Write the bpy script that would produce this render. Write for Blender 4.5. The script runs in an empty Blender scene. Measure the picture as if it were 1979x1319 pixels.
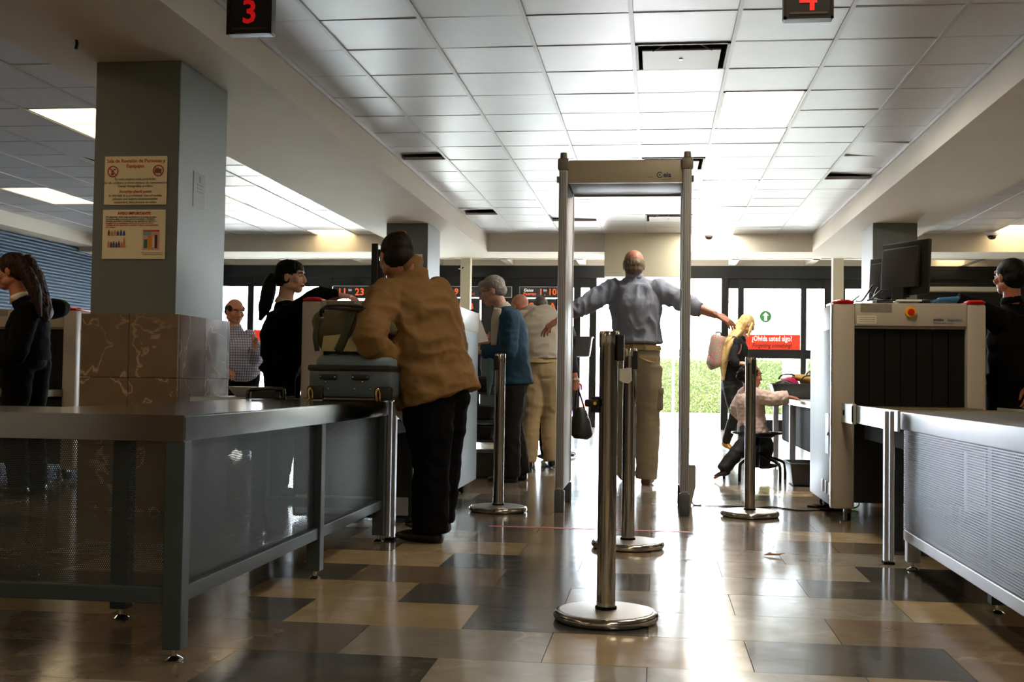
import bpy, bmesh, math, random
from mathutils import Vector, Matrix, noise
V = Vector
PI = math.pi
random.seed(4)
sc = bpy.context.scene
COL = sc.collection

# ---------------------------------------------------------------- camera, sky, sun, exposure
CAM_H = 0.80
FPX = 2214.7
yaw, pit, rol = math.radians(7.172), math.radians(1.89), math.radians(0.832)
_f = V((-math.sin(yaw), math.cos(yaw), 0)); _r = V((math.cos(yaw), math.sin(yaw), 0)); _u = V((0, 0, 1))
FW = _f * math.cos(pit) + _u * math.sin(pit); _u2 = -_f * math.sin(pit) + _u * math.cos(pit)
RT = _r * math.cos(rol) + _u2 * math.sin(rol); UP = -_r * math.sin(rol) + _u2 * math.cos(rol)
cam = bpy.data.cameras.new('camera'); cam_o = bpy.data.objects.new('camera', cam); COL.objects.link(cam_o)
cam_o.matrix_world = Matrix(((RT.x, UP.x, -FW.x, 0), (RT.y, UP.y, -FW.y, 0), (RT.z, UP.z, -FW.z, CAM_H), (0, 0, 0, 1)))
cam.sensor_width = 36; cam.lens = FPX * 36 / 1979; cam.clip_start = 0.05; cam.clip_end = 300
sc.camera = cam_o

def W(px, py, Y):                       # a pixel of the photograph at the true depth Y becomes a world point
    d = FW + RT * (px - 989.5) / FPX - UP * (py - 659.5) / FPX
    return V((0, 0, CAM_H)) + d * (Y / d.y)

world = bpy.data.worlds.new('world'); sc.world = world; world.use_nodes = True
wn = world.node_tree; bg = wn.nodes['Background']
bg.inputs[0].default_value = (0.86, 0.93, 1.0, 1); bg.inputs[1].default_value = 15.0
sun = bpy.data.lights.new('sun', 'SUN'); sun.energy = 20; sun.angle = math.radians(1); sun.color = (1, .96, .88)
sun_o = bpy.data.objects.new('sun', sun); COL.objects.link(sun_o)
sun_o.rotation_euler = (math.radians(28), math.radians(-14), 0)
pl = bpy.data.lights.new('entrance_daylight', 'AREA'); pl.shape = 'RECTANGLE'; pl.size = 17.2; pl.size_y = 2.5
pl.cycles.is_portal = True
pl_o = bpy.data.objects.new('entrance_daylight', pl); COL.objects.link(pl_o)
pl_o.location = (0, 19.75, 1.27); pl_o.rotation_euler = (math.radians(-90), 0, 0)
sc.view_settings.view_transform = 'Standard'; sc.view_settings.look = 'None'
sc.view_settings.gamma = 1; sc.view_settings.exposure = 1.25; sc.view_settings.use_curve_mapping = False
try:
    sc.cycles.max_bounces = 8; sc.cycles.diffuse_bounces = 4; sc.cycles.glossy_bounces = 4
    sc.cycles.transparent_max_bounces = 12; sc.cycles.sample_clamp_indirect = 6
    sc.cycles.caustics_reflective = False; sc.cycles.caustics_refractive = False
except Exception: pass

# ---------------------------------------------------------------- materials
def lin(c):
    return tuple((x / 12.92 if x <= .04045 else ((x + .055) / 1.055) ** 2.4) for x in (v / 255 for v in c))
MATS = {}
def mat(name, rgb, rough=.6, metal=0, var=.06, vs=6, bump=0, bs=40, spec=.5, emit=0, ec=None, coat=0, alpha=1, sheen=0):
    if name in MATS: return MATS[name]
    m = bpy.data.materials.new(name); m.use_nodes = True; MATS[name] = m
    nt = m.node_tree; p = nt.nodes['Principled BSDF']
    c = lin(rgb)
    p.inputs['Roughness'].default_value = rough; p.inputs['Metallic'].default_value = metal
    p.inputs['Specular IOR Level'].default_value = spec; p.inputs['Coat Weight'].default_value = coat
    p.inputs['Alpha'].default_value = alpha
    if sheen: p.inputs['Sheen Weight'].default_value = sheen
    tc = nt.nodes.new('ShaderNodeTexCoord')
    nz = nt.nodes.new('ShaderNodeTexNoise'); nz.inputs['Scale'].default_value = vs; nz.inputs['Detail'].default_value = 4
    nt.links.new(tc.outputs['Object'], nz.inputs['Vector'])
    mx = nt.nodes.new('ShaderNodeMix'); mx.data_type = 'RGBA'
    mx.inputs[6].default_value = tuple(x * (1 - var * 2) for x in c) + (1,)
    mx.inputs[7].default_value = tuple(min(1, x * (1 + var * 2)) for x in c) + (1,)
    nt.links.new(nz.outputs['Fac'], mx.inputs[0]); nt.links.new(mx.outputs[2], p.inputs['Base Color'])
    m['_mix'] = mx.name
    if bump:
        n2 = nt.nodes.new('ShaderNodeTexNoise'); n2.inputs['Scale'].default_value = bs; n2.inputs['Detail'].default_value = 3
        nt.links.new(tc.outputs['Object'], n2.inputs['Vector'])
        b = nt.nodes.new('ShaderNodeBump'); b.inputs['Strength'].default_value = bump; b.inputs['Distance'].default_value = .01
        nt.links.new(n2.outputs['Fac'], b.inputs['Height']); nt.links.new(b.outputs[0], p.inputs['Normal'])
    if emit:
        p.inputs['Emission Color'].default_value = lin(ec or rgb) + (1,); p.inputs['Emission Strength'].default_value = emit
    return m

plaster = mat('painted_plaster', (222, 216, 204), .7, var=.03, vs=2, bump=.15, bs=14)
cream = mat('cream_paint', (226, 220, 196), .6, var=.02, vs=2)
tile_m = mat('ceiling_tile_vinyl', (196, 196, 202), .36, var=.04, vs=3, bump=.06, bs=160, spec=1.0)
rail_m = mat('ceiling_rail_enamel', (190, 188, 190), .4, var=.03)
void_m = mat('ceiling_void', (30, 28, 28), .9)
col_m = mat('grey_column_paint', (108, 114, 114), .5, var=.04, vs=5, bump=.1, bs=12)
frame_m = mat('black_anodised_frame', (10, 11, 15), .4, var=.05)
steel = mat('brushed_steel', (196, 196, 198), .28, 1, var=.04, vs=12)
steel_top = mat('worn_steel_top', (150, 150, 152), .16, 1, var=.08, vs=9, bump=.03, bs=6)
chrome = mat('polished_chrome', (206, 202, 196), .12, 1, var=.03, vs=8)
silver_m = mat('aluminium', (190, 192, 200), .38, .85, var=.04)
blue_grey = mat('blue_grey_enamel', (56, 66, 73), .42, var=.05, vs=8)
black_m = mat('black_plastic', (9, 9, 10), .4, var=.05)
dark_m = mat('dark_rubber', (6, 6, 7), .8, spec=.15)
red_m = mat('red_plastic', (205, 20, 22), .25, var=.03)
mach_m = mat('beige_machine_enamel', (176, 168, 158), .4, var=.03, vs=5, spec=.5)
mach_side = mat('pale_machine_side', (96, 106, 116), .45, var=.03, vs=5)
det_m = mat('grey_detector_plastic', (170, 168, 164), .45, var=.03, vs=5)
det_post = mat('grey_ribbed_profile', (188, 188, 196), .4, var=.03, vs=5)
white_m = mat('white_enamel', (232, 232, 230), .4, var=.02)
paper_m = mat('white_paper', (225, 222, 214), .7, var=.02)
ink_red = mat('red_ink', (205, 48, 32), .6); ink_grey = mat('grey_ink', (110, 92, 84), .6); ink_black = mat('black_ink', (28, 26, 26), .6)
orange_ink_glow = mat('orange_ink_glow', (236, 92, 36), .5, emit=.35); white_ink_glow = mat('white_ink_glow', (240, 240, 236), .5, emit=.3)  # sign print with added glow, brightened by emission though unlit

def glass(name='clear_glass', tint=(.93, .97, .97), trans=.9):
    if name in MATS: return MATS[name]
    m = bpy.data.materials.new(name); m.use_nodes = True; MATS[name] = m; nt = m.node_tree; nt.nodes.clear()
    o = nt.nodes.new('ShaderNodeOutputMaterial'); mix = nt.nodes.new('ShaderNodeMixShader')
    t = nt.nodes.new('ShaderNodeBsdfTransparent'); g = nt.nodes.new('ShaderNodeBsdfGlossy'); fr = nt.nodes.new('ShaderNodeFresnel')
    t.inputs[0].default_value = tint + (1,); g.inputs['Roughness'].default_value = .02; fr.inputs[0].default_value = 1.45
    nt.links.new(fr.outputs[0], mix.inputs[0]); nt.links.new(t.outputs[0], mix.inputs[1]); nt.links.new(g.outputs[0], mix.inputs[2])
    nt.links.new(mix.outputs[0], o.inputs[0]); return m
glass_m = glass()

def perforated(name, rgb, pitch, rad, axis, rough=.45, metal=0.):
    """sheet metal with a staggered pattern of punched round holes; axis picks the plane the sheet lies in"""
    m = mat(name, rgb, rough, metal, var=.04, vs=5); nt = m.node_tree; p = nt.nodes['Principled BSDF']
    out = [n for n in nt.nodes if n.type == 'OUTPUT_MATERIAL'][0]
    tc = nt.nodes.new('ShaderNodeTexCoord'); sp = nt.nodes.new('ShaderNodeSeparateXYZ'); nt.links.new(tc.outputs['Object'], sp.inputs[0])
    def mth(op, a, b=None):
        n = nt.nodes.new('ShaderNodeMath'); n.operation = op
        for i, v in enumerate((a, b)):
            if v is None: continue
            if isinstance(v, (int, float)): n.inputs[i].default_value = v
            else: nt.links.new(v, n.inputs[i])
        return n.outputs[0]
    u, w = sp.outputs[axis], sp.outputs[2]
    ds = []
    for k in (0, .5):
        a = mth('MULTIPLY', mth('SUBTRACT', mth('FRACT', mth('ADD', mth('DIVIDE', u, pitch), k + 100)), .5), pitch)
        b = mth('MULTIPLY', mth('SUBTRACT', mth('FRACT', mth('ADD', mth('DIVIDE', w, pitch * 1.732), k + 100)), .5), pitch * 1.732)
        ds.append(mth('ADD', mth('MULTIPLY', a, a), mth('MULTIPLY', b, b)))
    hole = mth('LESS_THAN', mth('MINIMUM', ds[0], ds[1]), rad * rad)
    t = nt.nodes.new('ShaderNodeBsdfTransparent'); mx = nt.nodes.new('ShaderNodeMixShader')
    nt.links.new(hole, mx.inputs[0]); nt.links.new(p.outputs[0], mx.inputs[1]); nt.links.new(t.outputs[0], mx.inputs[2])
    nt.links.new(mx.outputs[0], out.inputs[0]); return m

def marble(name, rgb, vein, rough=.15, vein_w=.03, vscale=2.2, obj_rand=.12, lo=.45):
    m = mat(name, rgb, rough, var=.12, vs=5); nt = m.node_tree; p = nt.nodes['Principled BSDF']
    tc = nt.nodes.new('ShaderNodeTexCoord'); oi = nt.nodes.new('ShaderNodeObjectInfo')
    geo = nt.nodes.new('ShaderNodeNewGeometry')
    add = nt.nodes.new('ShaderNodeVectorMath'); add.operation = 'ADD'
    mul = nt.nodes.new('ShaderNodeMath'); mul.operation = 'MULTIPLY'; mul.inputs[1].default_value = 37
    nt.links.new(oi.outputs['Random'], mul.inputs[0])
    nt.links.new(geo.outputs['Position'], add.inputs[0]); nt.links.new(mul.outputs[0], add.inputs[1])
    n1 = nt.nodes.new('ShaderNodeTexNoise'); n1.inputs['Scale'].default_value = vscale; n1.inputs['Detail'].default_value = 6
    n1.inputs['Distortion'].default_value = .35
    nt.links.new(add.outputs[0], n1.inputs['Vector'])
    s = nt.nodes.new('ShaderNodeMath'); s.operation = 'SUBTRACT'; s.inputs[1].default_value = .5; nt.links.new(n1.outputs['Fac'], s.inputs[0])
    a = nt.nodes.new('ShaderNodeMath'); a.operation = 'ABSOLUTE'; nt.links.new(s.outputs[0], a.inputs[0])
    r = nt.nodes.new('ShaderNodeMapRange'); r.inputs[1].default_value = 0; r.inputs[2].default_value = vein_w; r.inputs[3].default_value = .8; r.inputs[4].default_value = 0
    nt.links.new(a.outputs[0], r.inputs[0])
    n3 = nt.nodes.new('ShaderNodeTexNoise'); n3.inputs['Scale'].default_value = 1.7; nt.links.new(add.outputs[0], n3.inputs['Vector'])
    r3 = nt.nodes.new('ShaderNodeMapRange'); r3.inputs[1].default_value = lo; r3.inputs[2].default_value = lo + .17; nt.links.new(n3.outputs['Fac'], r3.inputs[0])
    mm = nt.nodes.new('ShaderNodeMath'); mm.operation = 'MULTIPLY'; nt.links.new(r.outputs[0], mm.inputs[0]); nt.links.new(r3.outputs[0], mm.inputs[1])
    base = nt.nodes[m['_mix']]
    for l in list(nt.links):
        if l.to_node == base and l.to_socket == base.inputs[0]: nt.links.remove(l)
    n4 = nt.nodes.new('ShaderNodeTexNoise'); n4.inputs['Scale'].default_value = 9; n4.inputs['Detail'].default_value = 5; n4.inputs['Distortion'].default_value = .6
    nt.links.new(add.outputs[0], n4.inputs['Vector']); nt.links.new(n4.outputs['Fac'], base.inputs[0])
    mx = nt.nodes.new('ShaderNodeMix'); mx.data_type = 'RGBA'; mx.inputs[7].default_value = lin(vein) + (1,)
    nt.links.new(mm.outputs[0], mx.inputs[0]); nt.links.new(base.outputs[2], mx.inputs[6])
    hs = nt.nodes.new('ShaderNodeHueSaturation'); nt.links.new(mx.outputs[2], hs.inputs['Color'])
    rr = nt.nodes.new('ShaderNodeMapRange'); rr.inputs[3].default_value = 1 - obj_rand; rr.inputs[4].default_value = 1 + obj_rand
    nt.links.new(oi.outputs['Random'], rr.inputs[0]); nt.links.new(rr.outputs[0], hs.inputs['Value'])
    nt.links.new(hs.outputs[0], p.inputs['Base Color'])
    b = nt.nodes.new('ShaderNodeBump'); b.inputs['Strength'].default_value = .05; b.inputs['Distance'].default_value = .01
    nb = nt.nodes.new('ShaderNodeTexNoise'); nb.inputs['Scale'].default_value = 14; nt.links.new(geo.outputs['Position'], nb.inputs['Vector'])
    nt.links.new(nb.outputs['Fac'], b.inputs['Height']); nt.links.new(b.outputs[0], p.inputs['Normal'])
    rn = nt.nodes.new('ShaderNodeMapRange'); rn.inputs[3].default_value = rough * .7; rn.inputs[4].default_value = rough * 1.6
    nt.links.new(n4.outputs['Fac'], rn.inputs[0]); nt.links.new(rn.outputs[0], p.inputs['Roughness'])
    return m

# ---------------------------------------------------------------- mesh helpers
def link(name, me, m=None, parent=None, smooth=False):
    o = bpy.data.objects.new(name, me); COL.objects.link(o)
    if m is not None:
        for x in (m if isinstance(m, (list, tuple)) else [m]): me.materials.append(x)
    if smooth:
        for p in me.polygons: p.use_smooth = True
    if parent is not None: put(o, parent)
    return o
def put(o, parent):
    o.parent = parent; o.matrix_parent_inverse = parent.matrix_world.inverted() if parent.matrix_world != Matrix() else Matrix()
def tag(o, label=None, cat=None, group=None, kind=None):
    if label: o['label'] = label
    if cat: o['category'] = cat
    if group: o['group'] = group
    if kind: o['kind'] = kind
    return o
def thing(name, label, cat, loc=(0, 0, 0), group=None, kind=None):
    o = bpy.data.objects.new(name, None); COL.objects.link(o); o.location = loc
    o.empty_display_size = .1
    o.matrix_world = Matrix.Translation(V(loc))
    return tag(o, label, cat, group, kind)

class MB:
    def __init__(s): s.bm = bmesh.new()
    def box(s, x0, x1, y0, y1, z0, z1, bev=0, M=None):
        r = bmesh.ops.create_cube(s.bm, size=1); vs = r['verts']
        for v in vs: v.co = V(((x0 + x1) / 2 + v.co.x * (x1 - x0), (y0 + y1) / 2 + v.co.y * (y1 - y0), (z0 + z1) / 2 + v.co.z * (z1 - z0)))
        if M is not None:
            for v in vs: v.co = M @ v.co
        if bev:
            es = list({e for v in vs for e in v.link_edges})
            bmesh.ops.bevel(s.bm, geom=es, offset=bev, segments=2, affect='EDGES', profile=.5)
        return s
    def loft(s, pts, rad, side=V((1, 0, 0)), seg=12, sub=1, cap=True):
        pts = [V(p) for p in pts]; rad = [(r, r) if isinstance(r, (int, float)) else r for r in rad]
        if sub > 1:
            P, R = [], []
            n = len(pts)
            for i in range(n - 1):
                p0, p1, p2, p3 = pts[max(i - 1, 0)], pts[i], pts[i + 1], pts[min(i + 2, n - 1)]
                for k in range(sub):
                    t = k / sub
                    P.append(.5 * ((2 * p1) + (p2 - p0) * t + (2 * p0 - 5 * p1 + 4 * p2 - p3) * t * t + (3 * p1 - p0 - 3 * p2 + p3) * t ** 3))
                    tt = t * t * (3 - 2 * t)
                    R.append(tuple(rad[i][j] * (1 - tt) + rad[i + 1][j] * tt for j in (0, 1)))
            P.append(pts[-1]); R.append(rad[-1]); pts, rad = P, R
        rings = []
        n = len(pts); pa = None
        for i, p in enumerate(pts):
            t = (pts[min(i + 1, n - 1)] - pts[max(i - 1, 0)]); t = t.normalized() if t.length > 1e-9 else V((0, 0, 1))
            sd = V(side) if pa is None else pa
            a = sd - t * sd.dot(t)
            if a.length < 1e-4: a = V((0, 1, 0)) - t * t.y
            if a.length < 1e-4: a = V((1, 0, 0)) - t * t.x
            a.normalize(); b = t.cross(a)
            if pa is not None: pa = a
            else: pa = a
            rings.append([s.bm.verts.new(p + a * math.cos(2 * PI * k / seg) * rad[i][0] + b * math.sin(2 * PI * k / seg) * rad[i][1]) for k in range(seg)])
        for A, B in zip(rings, rings[1:]):
            for k in range(seg): s.bm.faces.new((A[k], A[(k + 1) % seg], B[(k + 1) % seg], B[k]))
        if cap:
            s.bm.faces.new(rings[0][::-1]); s.bm.faces.new(rings[-1])
        return s
    def tube(s, pts, r, seg=8, sub=1): return s.loft(pts, [r] * len(pts), seg=seg, sub=sub)
    def cyl(s, a, b, r, r2=None, seg=20): return s.loft([a, b], [r, r if r2 is None else r2], seg=seg)
    def lathe(s, c, prof, seg=32):
        c = V(c); rings = []
        for r, z in prof:
            rings.append([s.bm.verts.new(c + V((max(r, 1e-5) * math.cos(2 * PI * k / seg), max(r, 1e-5) * math.sin(2 * PI * k / seg), z))) for k in range(seg)])
        for A, B in zip(rings, rings[1:]):
            for k in range(seg): s.bm.faces.new((A[k], A[(k + 1) % seg], B[(k + 1) % seg], B[k]))
        s.bm.faces.new(rings[0][::-1]); s.bm.faces.new(rings[-1]); return s
    def ell(s, c, r, R=None, seg=16):
        M = Matrix.Translation(V(c)) @ ((R or Matrix()).to_4x4() if R is not None else Matrix()) @ Matrix.Diagonal((r[0], r[1], r[2], 1))
        bmesh.ops.create_uvsphere(s.bm, u_segments=seg, v_segments=max(6, seg * 2 // 3), radius=1, matrix=M); return s
    def poly(s, pts, n, th):
        """flat outline pts (Vectors) thickened by th along n"""
        n = V(n); A = [s.bm.verts.new(V(p)) for p in pts]; B = [s.bm.verts.new(V(p) + n * th) for p in pts]
        s.bm.faces.new(A[::-1]); s.bm.faces.new(B); k = len(pts)
        for i in range(k): s.bm.faces.new((A[i], A[(i + 1) % k], B[(i + 1) % k], B[i]))
        return s
    def quad(s, a, b, c, d): s.bm.faces.new([s.bm.verts.new(V(p)) for p in (a, b, c, d)]); return s
    def mesh(s, name='m'):
        bmesh.ops.recalc_face_normals(s.bm, faces=s.bm.faces)
        me = bpy.data.meshes.new(name); s.bm.to_mesh(me); s.bm.free(); return me
    def obj(s, name, m, parent=None, smooth=False, label=None):
        o = link(name, s.mesh(name), m, parent, smooth)
        if smooth == 'auto':
            for p in o.data.polygons: p.use_smooth = True
            o.data.set_sharp_from_angle(angle=math.radians(35))
        if label: o['label'] = label
        return o
def structure(name, mb, m, label=None, cat=None):
    o = mb.obj(name, m); o['kind'] = 'structure'
    if label: o['label'] = label
    if cat: o['category'] = cat
    return o

def text(s, size, loc, m, parent, right=V((1, 0, 0)), up=V((0, 0, 1)), align='CENTER', bold=0., shear=0., name='lettering', th=.0004, sx=1.):
    cu = bpy.data.curves.new(name, 'FONT'); cu.body = s; cu.size = size; cu.align_x = align; cu.align_y = 'CENTER'
    cu.extrude = th; cu.offset = bold; cu.shear = shear; cu.resolution_u = 2; cu.space_line = 1.0
    tmp = bpy.data.objects.new('t', cu); COL.objects.link(tmp)
    dg = bpy.context.evaluated_depsgraph_get()
    me = bpy.data.meshes.new_from_object(tmp.evaluated_get(dg)); bpy.data.objects.remove(tmp)
    n = right.cross(up); M = Matrix((right * sx, up, n)).transposed().to_4x4(); M.translation = V(loc)
    me.transform(M)
    me.materials.clear()
    return link(name, me, m, parent)
# ================================================================ THE SETTING
CZ = 2.882; SOF = 2.63
XL, XR, YB, YF = -8.75, 8.75, -4.0, 19.5
# ---- floor
floor = structure('floor', MB().box(XL, XR, YB, YF + .15, -.12, -.006), mat('floor_bedding', (70, 62, 54), .8), 'polished stone slab floor of the security hall')
tones = [marble('slab_tan', (180, 160, 128), (204, 190, 162), .13), marble('slab_brown', (132, 116, 98), (158, 144, 126), .13),
         marble('slab_dark', (86, 85, 84), (116, 112, 106), .12), marble('slab_grey', (152, 147, 137), (178, 172, 162), .13),
         marble('slab_umber', (110, 99, 84), (136, 124, 108), .13)]
PX, PY = .592, .388
def slab_mesh(m):
    b = MB().box(-PX / 2 + .0012, PX / 2 - .0012, -PY / 2 + .0012, PY / 2 - .0012, -.02, 0)
    me = b.mesh('floor_slab'); me.materials.append(m); return me
slabs = [slab_mesh(m) for m in tones]
known = {(0, 0): 0}
def tone(i, j):
    # rows seen in the photograph, j=0 is the row y 3.25-3.64; i counts slabs from the joint nearest x=-0.9 / -1.2
    T = {0: {-2: 1, -1: 4, 0: 3, 1: 0, 2: 2, 3: 1}, 1: {-2: 0, -1: 2, 0: 0, 1: 2, 2: 3, 3: 1, 4: 4}, 2: {-2: 2, -1: 0, 0: 2, 1: 3, 2: 3, 3: 0, 4: 1},
         3: {-1: 2, 0: 1, 1: 2, 2: 3, 3: 2, 4: 2}, 4: {-2: 4, -1: 0, 0: 2, 1: 3, 2: 3, 3: 2, 4: 4}, 5: {-1: 4, 0: 0, 1: 1, 2: 3, 3: 3, 4: 0},
         -1: {-2: 4, -1: 4, 0: 2, 1: 3, 2: 3, 3: 0, 4: 2}}
    if j in T and i in T[j]: return T[j][i]
    r = random.Random(i * 7919 + j * 104729).random()
    return (1, 4, 2, 3, 0, 1, 4)[int(r * 7)]
cands = []
rest = [MB() for _ in tones]
for j in range(-18, 43):
    y = 3.25 + (j + .5) * PY
    x_off = -.905 if j % 2 == 0 else -1.2
    for i in range(-15, 18):
        x = x_off + (i + .5) * PX
        if x + PX / 2 < XL or x - PX / 2 > XR or y > YF + .1 or y < YB: continue
        cands.append((i, j, x, y))
def vis(c):
    i, j, x, y = c
    return y > 2.25 and x > -.62 * y - .2 and x < .33 * y + .3
near = sorted([c for c in cands if vis(c)], key=lambda c: c[3])[:290]
ns = set(c[:2] for c in near)
for i, j, x, y in near:
    o = bpy.data.objects.new('floor_slab', slabs[tone(i, j)]); COL.objects.link(o); o.location = (x, y, random.uniform(-.0003, .0003)); o.parent = floor
for i, j, x, y in cands:
    if (i, j) in ns: continue
    rest[tone(i, j)].box(max(XL, x - PX / 2 + .0012), min(XR, x + PX / 2 - .0012), y - PY / 2 + .0012, y + PY / 2 - .0012, -.02, 0)
for k, b in enumerate(rest):
    tag(b.obj('floor_slab_field', tones[k], floor), kind='stuff')
# faded red tape line on the floor
tape = MB()
tape.box(-.89, .2, 6.165, 6.195, .0004, .001)
tag(tape.obj('floor_tape', mat('worn_red_tape', (206, 70, 78), .5, var=.2, vs=20)), 'thin worn red tape line across the floor before the detector arch', 'tape')

# ---- walls
wl = structure('wall_left', MB().box(XL - .2, XL, YB, YF, -.1, 3.4), plaster)
wr = structure('wall_right', MB().box(XR, XR + .2, YB, YF, -.1, 3.4), plaster)
wb = structure('wall_back', MB().box(XL - .2, XR + .2, YB - .2, YB, -.1, 3.4), plaster)
ceil = structure('ceiling', MB().box(XL - .2, XR + .2, YB - .2, 17.15, 3.05, 3.4), void_m, 'suspended ceiling of square panels over the middle lane')
# ---- beams: two long soffit beams, the cross beam and the coffer ends
beam_l = structure('beam', MB().box(-3.58, -2.43, YB, 17.15, SOF, 3.05), plaster, 'broad plastered beam over the left row of columns')
beam_r = structure('beam', MB().box(2.15, 3.2, YB, 17.15, SOF, 3.05), plaster, 'broad plastered beam over the right row of columns')
xb = structure('beam', MB().box(XL, -3.58, 16.33, 17.2, SOF, 3.05).box(-2.43, 2.15, 16.33, 17.2, SOF, 3.05).box(3.2, XR, 16.33, 17.2, SOF, 3.05), plaster, 'cross beam at the entrance end of the ceiling')
# small ledge lip along each beam's bottom edge
lip = structure('trim_1', MB().box(-2.43, -2.415, YB, 16.33, CZ - .03, CZ).box(2.135, 2.15, YB, 16.33, CZ - .03, CZ), rail_m)
# column heads: shallow haunches between column and beam
def column(x0, x1, y0, y1, label, marble_base=True, face='both'):
    c = structure('column', MB().box(x0, x1, y0, y1, 0, SOF, .006), col_m, label)
    if marble_base:
        zs = [0, .38, .775, 1.145]; t = .035
        mm = marble('column_marble', (120, 94, 68), (206, 170, 130), .16, vein_w=.011, vscale=2.6, lo=.22, obj_rand=.06)
        for a, b in zip(zs, zs[1:]):
            for k in (0, 1):
                xa, xb_ = (x0 - t, (x0 + x1) / 2) if k == 0 else ((x0 + x1) / 2, x1 + t)
                MB().box(xa + .001, xb_ - .001, y0 - t, y0 - .002, a + .001, b - .001, .002).obj('marble_panel', mm, c)
                MB().box(xa + .001, xb_ - .001, y1 + .002, y1 + t, a + .001, b - .001, .002).obj('marble_panel', mm, c)
                ya, yb_ = (y0 - .001, (y0 + y1) / 2) if k == 0 else ((y0 + y1) / 2, y1 + .001)
                MB().box(x1 + .002, x1 + t, ya, yb_ - .002, a + .001, b - .001, .002).obj('marble_panel', mm, c)
                MB().box(x0 - t, x0 - .002, ya, yb_ - .002, a + .001, b - .001, .002).obj('marble_panel', mm, c)
    return c
col1 = column(-3.285, -2.765, 6.33, 7.07, 'square grey painted column with brown veined marble cladding and two notices')
col2 = column(-3.2, -2.695, 13.3, 14.07, 'grey column farther down the left row, behind the leaning man')
col3 = column(2.43, 2.92, 13.38, 14.1, 'grey column behind the monitors on the right scanner')
column(-3.285, -2.765, -1.2, -.45, 'grey column of the left row behind the viewpoint')
column(2.43, 2.92, 6.33 - 7, 7.07 - 7, 'grey column of the right row behind the viewpoint')
def tubepost(x, lab):
    o = structure('post', MB().box(x - .078, x + .078, 17.22, 17.37, 0, 2.75, .01), cream, lab); return o
tubepost(-2.90, 'slim cream post behind the left scanner'); tubepost(2.64, 'slim cream post behind the right scanner')

# ---- suspended ceiling panels
tb = MB().box(-.2945, .2945, -.2945, .2945, 0, .014, .003); tile_me = tb.mesh('ceiling_panel'); tile_me.materials.append(tile_m)
def bay(parent, x0, xa, xb_, y0, ya, yb_, skip, tilts={}, limit=290):
    """panels on a .61 m grid; x0,y0 is a grid crossing"""
    n = 0; far = MB(); lines = []
    i0 = math.floor((xa - x0) / .61); i1 = math.ceil((xb_ - x0) / .61); j0 = math.floor((ya - y0) / .61); j1 = math.ceil((yb_ - y0) / .61)
    for j in range(j0, j1):
        for i in range(i0, i1):
            if (i, j) in skip: continue
            a, b = max(xa, x0 + i * .61 + .008), min(xb_, x0 + (i + 1) * .61 - .008)
            c, d = max(ya, y0 + j * .61 + .008), min(yb_, y0 + (j + 1) * .61 - .008)
            if b - a < .03 or d - c < .03: continue
            cy_ = (c + d) / 2
            whole = b - a > .59 and d - c > .59
            if cy_ > 4.6 and n < limit:
                if whole: o = bpy.data.objects.new('ceiling_panel', tile_me)
                else:
                    me = MB().box(-(b - a) / 2, (b - a) / 2, -(d - c) / 2, (d - c) / 2, 0, .014, .003).mesh('ceiling_panel'); me.materials.append(tile_m)
                    o = bpy.data.objects.new('ceiling_panel', me)
                COL.objects.link(o); o.location = ((a + b) / 2, cy_, CZ + .002)
                r = random.Random(i * 31 + j * 977)
                o.rotation_euler = (r.uniform(-.006, .006), r.uniform(-.006, .006), 0)
                if (i, j) in tilts:
                    rx, ry, dz = tilts[(i, j)]; o.rotation_euler = (rx, ry, 0); o.location.z += dz
                o.parent = parent; n += 1
            else: far.box(a, b, c, d, CZ + .002, CZ + .016)
    if len(far.bm.verts): tag(far.obj('ceiling_panel_field', tile_m, parent), kind='stuff')
    for i in range(i0 + 1, i1):
        x = x0 + i * .61
        if xa < x < xb_:
            MB().box(x - .0125, x + .0125, ya, yb_, CZ - .006, CZ + .03).obj('ceiling_rail', rail_m, parent)
    for j in range(j0 + 1, j1):
        y = y0 + j * .61
        if ya < y < yb_:
            MB().box(xa, xb_, y - .006, y + .006, CZ + .004, CZ + .03).obj('cross_rail', rail_m, parent)
lights = []; diffs = []
for k in range(-4, 3):
    y = 8.282 + k * 3.66
    lights.append((-1.991 + 4 * .61, y))
    diffs.append((-1.991 + 3 * .61, 7.062 + k * 3.66))
sk = set()
for x, y in lights:
    i = round((x + 1.991) / .61); j = round((y - 6.452) / .61); sk |= {(i, j), (i, j + 1)}
for x, y in diffs:
    i = round((x + 1.991) / .61); j = round((y - 6.452) / .61); sk.add((i, j))
bay(ceil, -1.991, -2.43, 2.15, 6.452, YB, 16.33, sk, {(-1, 6): (.09, -.02, .03), (-1, 12): (.12, -.03, .03), (6, 8): (.07, .05, .03), (6, 6): (.0, .06, .0), (1, 13): (.05, .03, .02)})
ceil_l = structure('ceiling', MB().box(XL, -3.58, YB, 17.15, 3.04, 3.05), void_m, 'suspended ceiling of square panels over the left lane')
lsk = set(); llights = []
for k in range(-3, 3):
    for xi in (-1, -5):
        j = 3 + k * 6 + (0 if xi == -1 else 0); llights.append((-4.38 + xi * .61, 6.62 + j * .61)); lsk |= {(xi, j), (xi, j + 1)}
bay(ceil_l, -4.38, XL, -3.58, 6.62, YB, 16.33, lsk, {(-2, 6): (.05, .04, .02)})
ceil_r = structure('ceiling', MB().box(3.2, XR, YB, 17.15, 3.04, 3.05), void_m, 'suspended ceiling of square panels over the right lane')
rsk = set(); rlights = []
for k in range(-3, 2):
    for xi in (0, 4):
        j = 9 + k * 6; rlights.append((4.5 + xi * .61, 9.95 + j * .61)); rsk |= {(xi, j), (xi, j + 1)}
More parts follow.
